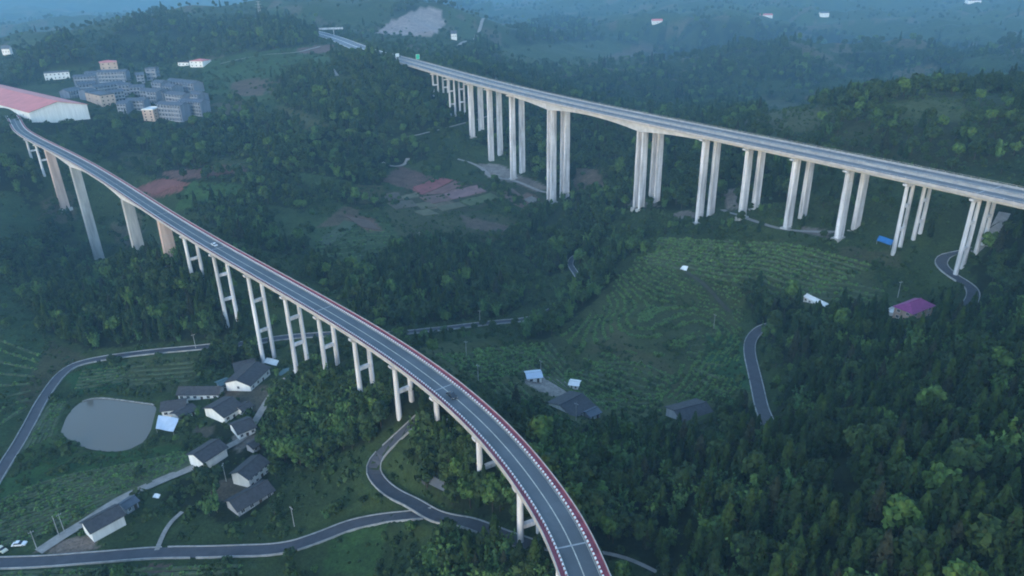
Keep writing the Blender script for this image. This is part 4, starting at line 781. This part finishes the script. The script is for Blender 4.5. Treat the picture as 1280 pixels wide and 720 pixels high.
def broad_crown(seed, h, r, n=430, lobes=11):
    rs = np.random.default_rng(seed); c = rs.normal(0, 1, (lobes, 3)); c /= np.linalg.norm(c, axis=1)[:, None]; c *= rs.uniform(.25, .72, (lobes, 1))*np.array([r, r, h*.34]); c[:, 2] += h*.62
    lr = rs.uniform(.36, .58, lobes)*r; k = rs.integers(0, lobes, n); d = rs.normal(0, 1, (n, 3)); d[:, 2] += .35; d /= np.linalg.norm(d, axis=1)[:, None]
    pos = c[k]+d*lr[k][:, None]*rs.uniform(.72, 1.05, (n, 1))*np.array([1, 1, .85]); pos[:, 2] = np.maximum(pos[:, 2], h*.13)
    return pads(pos, d+np.array([0, 0, .25]), np.full(n, r*.32), rs, .4, 1.25, .42)
def bamboo_crown(seed, h, r, n=360, culms=15):
    rs = np.random.default_rng(seed); out = []
    for k in range(culms):
        a = rs.uniform(0, 2*math.pi); b0 = rs.uniform(0, .45)*r; hh = h*rs.uniform(.72, 1.05); lean = rs.uniform(.25, .95)*r; m = n//culms
        t = rs.uniform(.28, 1, m); x = b0+lean*t**2.4; z = hh*(t-.16*t**5); ps = np.stack([x*np.cos(a), x*np.sin(a), z], -1)+rs.normal(0, .30, (m, 3))*(1.25-t)[:, None]*r/2.2
        out.append(pads(ps, np.stack([np.full(m, math.cos(a)), np.full(m, math.sin(a)), np.full(m, .7)], -1), np.full(m, .62*r/2.6)*(1.35-.75*t), rs, .8, 1.9, .5))
    return np.concatenate(out)
def shrub_crown(seed, h, r, n=60):
    rs = np.random.default_rng(seed); d = rs.normal(0, 1, (n, 3)); d[:, 2] = abs(d[:, 2]); d /= np.linalg.norm(d, axis=1)[:, None]; pos = d*np.array([r, r, h])*rs.uniform(.55, 1.05, (n, 1)); pos[:, 2] += .08
    return pads(pos, d+np.array([0, 0, .3]), np.full(n, r*.55), rs, .3, 1.3, .4)
def trunk_mesh(name, h, r, seed):
    rs = random.Random(seed); b = MB(); bx, by = rs.uniform(-.2, .2), rs.uniform(-.2, .2); b.tube((0, 0, -1.2), (bx, by, h*.55), r, r*.6, 7); b.tube((bx, by, h*.54), (bx*1.5, by*1.5, h*.92), r*.6, r*.12, 6)
    for k in range(6):
        a = rs.uniform(0, 6.28); z = h*rs.uniform(.25, .75); q = h*.2; b.tube((bx*.6, by*.6, z), (bx+q*math.cos(a), by+q*math.sin(a), z+q*.5), r*.3, r*.08, 5)
    return b.mesh(name, 'bark')
PROTO = bpy.data.collections.new('plant_prototypes')
KIND = {'conifer': dict(h=(9.5, 13), mats=('con0', 'con1', 'con2')), 'broadleaf': dict(h=(7.5, 10.5), mats=('bro0', 'bro1')), 'bamboo': dict(h=(8.5, 11), mats=('bam0',))}
TM = {}
for kd, n_ in (('conifer', 5), ('broadleaf', 5), ('bamboo', 4)):
    TM[kd] = []
    for i in range(n_):
        rs = random.Random(100+i); h = rs.uniform(*KIND[kd]['h'])
        V_ = conifer_crown(i, h, rs.uniform(2.0, 2.7)) if kd == 'conifer' else broad_crown(20+i, h, rs.uniform(2.9, 3.9)) if kd == 'broadleaf' else bamboo_crown(40+i, h, rs.uniform(2.8, 3.6))
        tm = trunk_mesh(kd+'_trunk', h, .2 if kd != 'bamboo' else .12, i)
        for mk in KIND[kd]['mats']: TM[kd].append((mk, h, tm, quads_mesh(kd+'_crown', V_, mk)))
def proto(name, parts):
    bm = bmesh.new(); mats = []
    for me in parts:
        k = len(bm.faces); bm.from_mesh(me); bm.faces.ensure_lookup_table()
        for f in bm.faces[k:]: f.material_index = len(mats)
        mats.append(me.materials[0])
    out = bpy.data.meshes.new(name); bm.to_mesh(out); bm.free()
    for q in mats: out.materials.append(q)
    return bpy.data.objects.new(name, out)
def pset(name, objs):
    c = bpy.data.collections.new(name)
    for i, o in enumerate(objs): o.name = '%s_%02d' % (name, i); c.objects.link(o)
    return c
def scatter(name, pts, scl, rz, pid, coll, label, parent=None, xyscale=None):
    me = bpy.data.meshes.new(name); n = len(pts); me.vertices.add(n); me.vertices.foreach_set('co', np.asarray(pts, np.float32).ravel())
    for k, ty, a in (('scl', 'FLOAT', scl), ('rz', 'FLOAT', rz)): at_ = me.attributes.new(k, ty, 'POINT'); at_.data.foreach_set('value', np.asarray(a, np.float32))
    at_ = me.attributes.new('pid', 'INT', 'POINT'); at_.data.foreach_set('value', np.asarray(pid, np.int32)); o = link(name, me, parent)
    g = bpy.data.node_groups.new(name, 'GeometryNodeTree'); g.interface.new_socket('Geometry', in_out='INPUT', socket_type='NodeSocketGeometry'); g.interface.new_socket('Geometry', in_out='OUTPUT', socket_type='NodeSocketGeometry')
    N = g.nodes; gi = N.new('NodeGroupInput'); go = N.new('NodeGroupOutput'); ip = N.new('GeometryNodeInstanceOnPoints'); ci = N.new('GeometryNodeCollectionInfo'); ci.inputs['Collection'].default_value = coll; ci.inputs['Separate Children'].default_value = True; ci.inputs['Reset Children'].default_value = True
    def na(nm, ty): q = N.new('GeometryNodeInputNamedAttribute'); q.data_type = ty; q.inputs['Name'].default_value = nm; return q.outputs[0]
    cx = N.new('ShaderNodeCombineXYZ'); g.links.new(na('rz', 'FLOAT'), cx.inputs[2]); cs = N.new('ShaderNodeCombineXYZ'); s_ = na('scl', 'FLOAT')
    for i in range(3): g.links.new(s_, cs.inputs[i])
    er = N.new('FunctionNodeEulerToRotation'); g.links.new(cx.outputs[0], er.inputs[0])
    g.links.new(gi.outputs[0], ip.inputs['Points']); g.links.new(ci.outputs[0], ip.inputs['Instance']); ip.inputs['Pick Instance'].default_value = True
    g.links.new(na('pid', 'INT'), ip.inputs['Instance Index']); g.links.new(er.outputs[0], ip.inputs['Rotation']); g.links.new(cs.outputs[0], ip.inputs['Scale']); g.links.new(ip.outputs[0], go.inputs[0])
    md = o.modifiers.new('scatter', 'NODES'); md.node_group = g; tag(o, label, kind='stuff'); return o
# ------------------------------------------------------------------ where plants may stand
road_pts = np.vstack([np.c_[g[:, :2], np.full(len(g), wd/2+(1.6 if kind == 'asphalt' else .9))] for g, wd, kind in LINES.values()]+[np.c_[EXP[:, :2], np.full(len(EXP), 16.)]]+[np.c_[p[:2], 1.4][None] if 0 else np.array([[p[0], p[1], 1.6]]) for p in pond_xy])
HOUSES = [(o.matrix_basis.translation.x, o.matrix_basis.translation.y, 5.0) for o in S.objects if o.parent is None and o.name.split('.')[0] in ('awning', 'tarpaulin_shelter', 'tarpaulin')]+[(o.matrix_basis.translation.x, o.matrix_basis.translation.y, max((abs(c[0])+abs(c[1]))*.72 for ch in o.children if ch.name.startswith('wall') for c in ch.bound_box)) for o in S.objects if o.parent is None and o.type == 'EMPTY' and any(ch.name.startswith('wall') for ch in o.children)]
def near_any(x, y, P, pad=0):
    """true where a point lies within P[:,2]+pad of any P"""
    cell = 14.0; dct = {}
    for k, p in enumerate(P):
        R = int(math.ceil((p[2]+pad)/cell)); ci, cj = int(p[0]//cell), int(p[1]//cell)
        for i in range(ci-R, ci+R+1):
            for j in range(cj-R, cj+R+1): dct.setdefault((i, j), []).append(k)
    out = np.zeros(len(x), bool); ci = (x//cell).astype(int); cj = (y//cell).astype(int)
    P = np.asarray(P)
    for q in range(len(x)):
        L_ = dct.get((ci[q], cj[q]))
        if L_:
            pp_ = P[L_]; out[q] = (((pp_[:, 0]-x[q])**2+(pp_[:, 1]-y[q])**2) < (pp_[:, 2]+pad)**2).any()
    return out
def candidates(spacing, rmin, rmax, seed, margin=220):
    """jittered points whose spacing grows with distance"""
    rs = np.random.default_rng(seed); X = []; r = rmin
    while r < rmax:
        s = spacing(r); n = int(2*math.radians(50)*r/s); a = np.linspace(-math.radians(50), math.radians(50), n)+rs.uniform(-.5, .5, n)*s/r*.9; q = r+rs.uniform(-.5, .5, n)*s*.9; X.append(np.stack([q*np.sin(a), q*np.cos(a)], -1)); r += s*.9
    X = np.concatenate(X); z = hgt(X[:, 0], X[:, 1]); P = np.c_[X, z]; u, v, d = proj(P); k = (d > 20) & (u > -margin) & (u < 1280+margin) & (v < 720+margin) & (v > -80); return P[k], u[k], v[k], d[k]
PIERS = np.array([(o.location.x, o.location.y, 3.6) for o in S.objects if o.name.split('.')[0] == 'pier' and o.type == 'EMPTY'])
def deck_clear(P, hh):
    """keep crowns out of the decks and off the pier shafts"""
    ok = np.ones(len(P), bool)
    for C, z, hw in ((NEARC, DZ1, 6.5), (NRC, DZ2, 7.0), (FARC, DZ2, 7.0)):
        c = C[::4]
        for k in range(0, len(P), 4000):
            d = np.sqrt(((P[k:k+4000, None, :2]-c[None, :, :2])**2).sum(2)).min(1); ok[k:k+4000] &= ~((d < hw+3) & (P[k:k+4000, 2]+hh[k:k+4000] > z-3.5)) 
    return ok & ~near_any(P[:, 0], P[:, 1], PIERS, 0)
def hidden(P, top):
    """points that the terrain hides from the camera"""
    a = np.array([0, 0, CAMZ]); b = P+np.array([0, 0, 1.])*top[:, None]; h_ = np.zeros(len(P), bool)
    for f in np.linspace(.25, .985, 60): q = a+(b-a)*f; h_ |= q[:, 2] < hgt(q[:, 0], q[:, 1])
    return h_
P, u, v, d = candidates(lambda r: max(4.1, r*.0080), 90, 4300, 11)
P2, u2, v2, d2 = candidates(lambda r: 3.1, 95, 330, 12); w2 = lookup(WID, P2[:, 0], P2[:, 1]); k = np.isin(w2, [list(WOOD).index(q_) for q_ in ('under_bridge', 'village_grove', 'bottom_grove', 'below_deck_right')])
P, u, v, d = np.vstack([P, P2[k]]), np.r_[u, u2[k]], np.r_[v, v2[k]], np.r_[d, d2[k]]
den = lookup(TREE, P[:, 0], P[:, 1]); wid = lookup(WID, P[:, 0], P[:, 1]); wid = np.where(lookup(bare, P[:, 0], P[:, 1]), -1, wid)
rs = np.random.default_rng(5); k = rs.uniform(0, 1, len(P)) < den*(.80+.35*fbm(P[:, 0]/14, P[:, 1]/14, 2, 8)); P, u, v, d, wid = P[k], u[k], v[k], d[k], wid[k]
sc = (.60+.85*rs.beta(1.6, 2.2, len(P)))*np.clip(1+(d-500)/1500, 1, 2.6)*np.where(wid < 0, .62, 1); k = deck_clear(P, sc*11) & ~near_any(P[:, 0], P[:, 1], road_pts, 1.2) & ~near_any(P[:, 0], P[:, 1], HOUSES, .8) & ~hidden(P, sc*10)
inp = inpoly(P[:, 0], P[:, 1], [tuple(p[:2]) for p in pond_xy]); k &= ~inp
P, u, v, d, wid, sc = P[k], u[k], v[k], d[k], wid[k], sc[k]
keep = np.ones(len(P), bool); hpx = sc*10*F/d*.88                     # nothing tall stands between the drone and a house
for hx, hy, hr_ in HOUSES:
    uc, vc, dc = proj(np.array([hx, hy, float(hgt(hx, hy))+2.5])); R_px = hr_*F/dc
    keep &= ~((d < dc-2) & (abs(u-uc) < R_px*.8+sc*2.2*F/d) & (v > vc) & (v-hpx < vc+R_px*.25))
P, u, v, d, wid, sc = P[keep], u[keep], v[keep], d[keep], wid[keep], sc[keep]
mixes = np.array([w_[2] for w_ in WOOD.values()]+[(.12, .80, .08)]); mx = mixes[wid]; q = rs.uniform(0, 1, len(P)); q = np.clip(q+.45*fbm(P[:, 0]/22, P[:, 1]/22, 2, 51), 0, .999)
kd = np.where(q < mx[:, 0], 0, np.where(q < mx[:, 0]+mx[:, 1], 1, 2)); rz = rs.uniform(0, 6.28, len(P)); kd = np.where((kd == 2) & (d > 620), 1, kd); kd = np.where((kd == 0) & (d > 480) & (rs.uniform(0, 1, len(P)) < .55), 1, kd)
names = ['conifer', 'broadleaf', 'bamboo']
ZONE = [((x_, y_), ph_) for x_, cx_ in ((885, 'left part'), (965, 'left middle'), (1045, 'middle'), (1125, 'right middle'), (1195, 'right part'), (1255, 'right edge')) for y_, cy_ in ((555, 'upper'), (615, 'central'), (665, 'lower'), (708, 'bottom')) for ph_ in ['in the %s hill wood, %s' % (cy_, cx_)]]+[((735,560),'at the bright wood edge right of the curving viaduct'),((790,600),'in the feathery wood right of the curving viaduct'),((800,660),'in the wood close right of the viaduct foot'),((1100,440),'on the wooded slope below the flat terrace annex'),((1165,440),'on the wooded slope below the purple roofed farmhouse'),((1240,430),'in the wood right of the purple roofed farmhouse'),((1030,430),'on the wooded slope below the white greenhouse'),((1050,490),'on the upper wooded slope, middle'),((1150,500),'on the upper wooded slope, right of middle'),((1240,500),'on the upper wooded slope at the right edge'),((980,500),'just right of the white-kerbed hill road'),((350,520),'in the village grove, right against the houses'),((400,490),'in the village grove, below the tall piers'),((400,540),'in the middle of the village grove'),((450,520),'in the village grove, right side below the deck'),((370,570),'at the lower end of the village grove'),((480,510),'where the village grove meets the viaduct'),((570,600),'inside the road bend under the viaduct'),((610,700),'at the bottom edge left of the viaduct'),((520,370),'on the centre knoll behind the near viaduct'),((720,390),'in the bright strip beside the terraces'),((160,390),'on the wooded slope above the village road'),((700,480),'near the farm yard'),((50,520),'beside the village road loop'),((300,700),'along the lane at the bottom'),((660,560),'close beneath the curving deck')]
NIND = {'conifer': 300, 'broadleaf': 300, 'bamboo': 160}; ADJ = {'con0': 'dark green', 'con1': 'yellow-green', 'con2': 'dull grey-green', 'bro0': 'mid green', 'bro1': 'bright green', 'bam0': 'pale green feathery'}; NOUN = {'conifer': 'conifer', 'broadleaf': 'broadleaf tree', 'bamboo': 'bamboo clump'}
for ki, kn in enumerate(names):
    sel = np.nonzero(kd == ki)[0]; vis = sel[(u[sel] > 8) & (u[sel] < 1272) & (v[sel] < 735) & (v[sel] > 0)]; ind = vis[np.argsort(d[vis]/sc[vis])][:NIND[kn]]; rest = np.setdiff1d(sel, ind)
    T = TM[kn]; nm = len(KIND[kn]['mats']); wts = {'conifer': [.72, .18, .10], 'broadleaf': [.86, .14], 'bamboo': [1.]}[kn]
    var = rs.integers(0, len(T)//nm, len(P))*nm+rs.choice(nm, len(P), p=wts)
    for i in ind:
        mk, h, tm, cm = T[var[i]]; o = empty(kn+'_tree' if kn != 'bamboo' else 'bamboo_clump', P[i], rz[i]); o.scale = (sc[i],)*3
        zn = min(ZONE, key=lambda z_: (z_[0][0]-u[i])**2+(z_[0][1]-v[i])**2)[1]; sz = 'tall ' if sc[i] > 1.12 else 'small ' if sc[i] < .85 else ''
        tag(o, sz+ADJ[mk]+' '+NOUN[kn]+' '+zn, 'bamboo' if kn == 'bamboo' else 'tree', (sz+ADJ[mk]+' '+NOUN[kn]+'s '+zn))
        link('trunk' if kn != 'bamboo' else 'culms', tm, o); link('crown', cm, o)
    coll = pset('%s_proto' % kn, [proto('p', [tm, cm]) for mk, h, tm, cm in T])
    scatter('%s_wood' % kn if kn != 'bamboo' else 'bamboo_thicket', P[rest], sc[rest], rz[rest], var[rest], coll, 'mass of %s crowns covering the farther slopes' % NOUN[kn])
print('trees', len(P), [int((kd == i).sum()) for i in range(3)])
# ------------------------------------------------------------------ undergrowth and crops
SH = pset('shrub_proto', [proto('p', [quads_mesh('shrub', shrub_crown(60+i, 1.0, 1.0, 46), 'shrub')]) for i in range(5)])
P, u, v, d = candidates(lambda r: max(1.9, r*.0062), 100, 1500, 23, 60)
den = lookup(TREE, P[:, 0], P[:, 1]); br = lookup(bare, P[:, 0], P[:, 1]); so_ = lookup(soil[..., 0], P[:, 0], P[:, 1])
rs = np.random.default_rng(6); pr_ = np.where(br, np.where(so_ > .06, .08, .75), np.where(den > .5, np.where(d < 380, .18, .5), .85))*np.clip(.6+1.4*fbm(P[:, 0]/17, P[:, 1]/17, 3, 4), .12, 1.2)*np.where((den < .5) & (np.mod(P[:, 2]/1.5, 1) > .5), .35, 1.25)
k = rs.uniform(0, 1, len(P)) < pr_; k[k] = ~near_any(P[k][:, 0], P[k][:, 1], road_pts, .6) & ~near_any(P[k][:, 0], P[k][:, 1], HOUSES, .4); inp = inpoly(P[:, 0], P[:, 1], [tuple(p[:2]) for p in pond_xy]); k &= ~inp
P, d, br = P[k], d[k], br[k]; sc = rs.lognormal(-.12, .42, len(P))*np.clip(d/380, 1.0, 2.6)*np.where(br, .72, 1)
scatter('undergrowth', P, sc, rs.uniform(0, 6.28, len(P)), rs.integers(0, 5, len(P)), SH, 'low shrubs and weeds over the slopes'); print('shrubs', len(P))
CRP = pset('crop_proto', [proto('p', [quads_mesh('crop', shrub_crown(80+i, .75, .8, 30), 'crop')]) for i in range(4)])
ROWS = [  # first guide line, last guide line, rows, plant size, spacing
 ([(-30,640),(60,596),(150,582),(236,562)], [(-30,694),(50,672),(110,645),(238,582)], 15, .85, 1.2),
 ([(66,545),(74,520),(86,502)], [(20,570),(40,540),(62,505)], 6, .8, 1.2),
 ([(92,488),(152,478)], [(104,462),(160,456)], 6, .75, 1.1), ([(160,484),(235,478)], [(165,455),(248,449)], 5, .6, 1.4),
 ([(826,297),(900,299),(1000,306),(1095,330)], [(792,328),(850,338),(900,350),(1000,378)], 11, 1.2, 1.2),
 ([(1000,376),(1040,378),(1085,386)], [(1010,352),(1060,350),(1105,360)], 4, 1.1, 1.3),
 ([(745,454),(790,448),(822,457),(845,472)], [(700,472),(745,502),(785,515),(815,510)], 8, 1.15, 1.2),
 ([(855,420),(885,412),(910,405)], [(868,470),(885,488),(905,500)], 6, 1.0, 1.3),
 ([(905,405),(922,402)], [(915,490),(935,486)], 4, .9, 1.3),
 ([(690,428),(720,470),(770,515)], [(640,440),(668,465),(720,495)], 6, .9, 1.4),
 ([(545,444),(600,436),(680,428)], [(600,480),(640,470),(662,462)], 8, 1.25, 1.2),
 ([(600,482),(640,500)], [(650,478),(690,520)], 5, .9, 1.5),
 ([(395,300),(440,282),(490,288)], [(400,325),(440,326),(480,316)], 6, .95, 1.6),
 ([(0,420),(50,440)], [(0,540),(30,515)], 8, 1.0, 1.5), ([(-20,716),(150,708),(300,704)], [(-20,735),(150,735),(300,735)], 4, .8, 1.3)]
RP = []; RSZ = []; bank = MB()
for A, B, nrow, sz, sp in ROWS:
    a = smooth_line(ground(A), 3.0); b = smooth_line(ground(B), 3.0); n = max(len(a), len(b)); q = np.linspace(0, 1, n); f = lambda c: np.stack([np.interp(q, np.linspace(0, 1, len(c)), c[:, k]) for k in (0, 1)], -1); a, b = f(a), f(b)
    for r in range(nrow):
        t = (r+.5)/nrow; l_ = smooth_line(a*(1-t)+b*t, sp, 0); bl = smooth_line(a*(1-t)+b*t, 2.2, 0)
        if len(bl) > 3:
            bz = np.c_[bl, hgt(bl[:, 0], bl[:, 1])]; bn, _ = normals2(bz); jw = .8+.5*rs.uniform(0, 1, len(bz)); bank.sweep(bz, bn, lambda i, jw=jw: [(-1.1*jw[i], -.3), (-.45*jw[i], .34*jw[i]), (.45*jw[i], .34*jw[i]), (1.1*jw[i], -.3)], closed=False)
        k = rs.uniform(0, 1, len(l_)) < .72; l_ = l_[k]+rs.normal(0, .28, (k.sum(), 2)); RP.append(l_); RSZ.append(np.full(len(l_), sz))
kp = np.stack([GX[KNM], GY[KNM]], -1); lo_, hi_ = kp.min(0), kp.max(0); cx_, cy_ = np.meshgrid(np.arange(lo_[0], hi_[0], .85), np.arange(lo_[1], hi_[1], .85)); kp = np.stack([cx_.ravel(), cy_.ravel()], -1)+rs.uniform(-.4, .4, (cx_.size, 2))
zz = tps(kp[:, 0], kp[:, 1])+fbm(kp[:, 0]/26, kp[:, 1]/26, 3, 3)*np.clip((np.hypot(kp[:, 0], kp[:, 1])-150)/500, .25, 1.2)*1.6; f_ = np.mod(zz/STEP, 1); k = lookup(KNM, kp[:, 0], kp[:, 1]) & (f_ > .62) & (f_ < .95) & (fbm(kp[:, 0]/16, kp[:, 1]/16, 2, 14) > -.28) & (rs.uniform(0, 1, len(kp)) < .7)
RP.append(kp[k]); RSZ.append(np.full(k.sum(), .85))                        # bushes along the lip of every terrace
RP = np.vstack(RP); RSZ = np.concatenate(RSZ)*rs.lognormal(0, .25, len(RP)); k = ~near_any(RP[:, 0], RP[:, 1], road_pts, .5) & ~near_any(RP[:, 0], RP[:, 1], HOUSES, .3) & ~inpoly(RP[:, 0], RP[:, 1], [tuple(p[:2]) for p in pond_xy]); RP, RSZ = RP[k], RSZ[k]
tag(bank.build('terrace_banks', 'bank'), 'low grassy banks between the terrace rows', kind='stuff')
scatter('crop_rows', np.c_[RP, hgt(RP[:, 0], RP[:, 1])], RSZ, rs.uniform(0, 6.28, len(RP)), rs.integers(0, 4, len(RP)), CRP, 'rows of low green crops and orchard bushes on the terraces'); print('crops', len(RP))
# ------------------------------------------------------------------ haze
hb = MB(); zl, zh = float(GZ.min())-1.5, max(CAMZ, float(GZ.max()))+32; hb.box((0, 3300, (zl+zh)/2), (15500, 8300, zh-zl)); me = hb.mesh('haze', []); ho = link('haze', me)
hm = bpy.data.materials.new('haze_air'); hm.use_nodes = True; n = hm.node_tree.nodes; n.remove(n['Principled BSDF']); pv = n.new('ShaderNodeVolumePrincipled')
pv.inputs['Color'].default_value = HAZE_COL; pv.inputs['Density'].default_value = HAZE_DENSITY; pv.inputs['Anisotropy'].default_value = 0.0
hm.node_tree.links.new(pv.outputs[0], n['Material Output'].inputs['Volume']); me.materials.append(hm); tag(ho, 'blue evening haze filling the valley', kind='stuff')
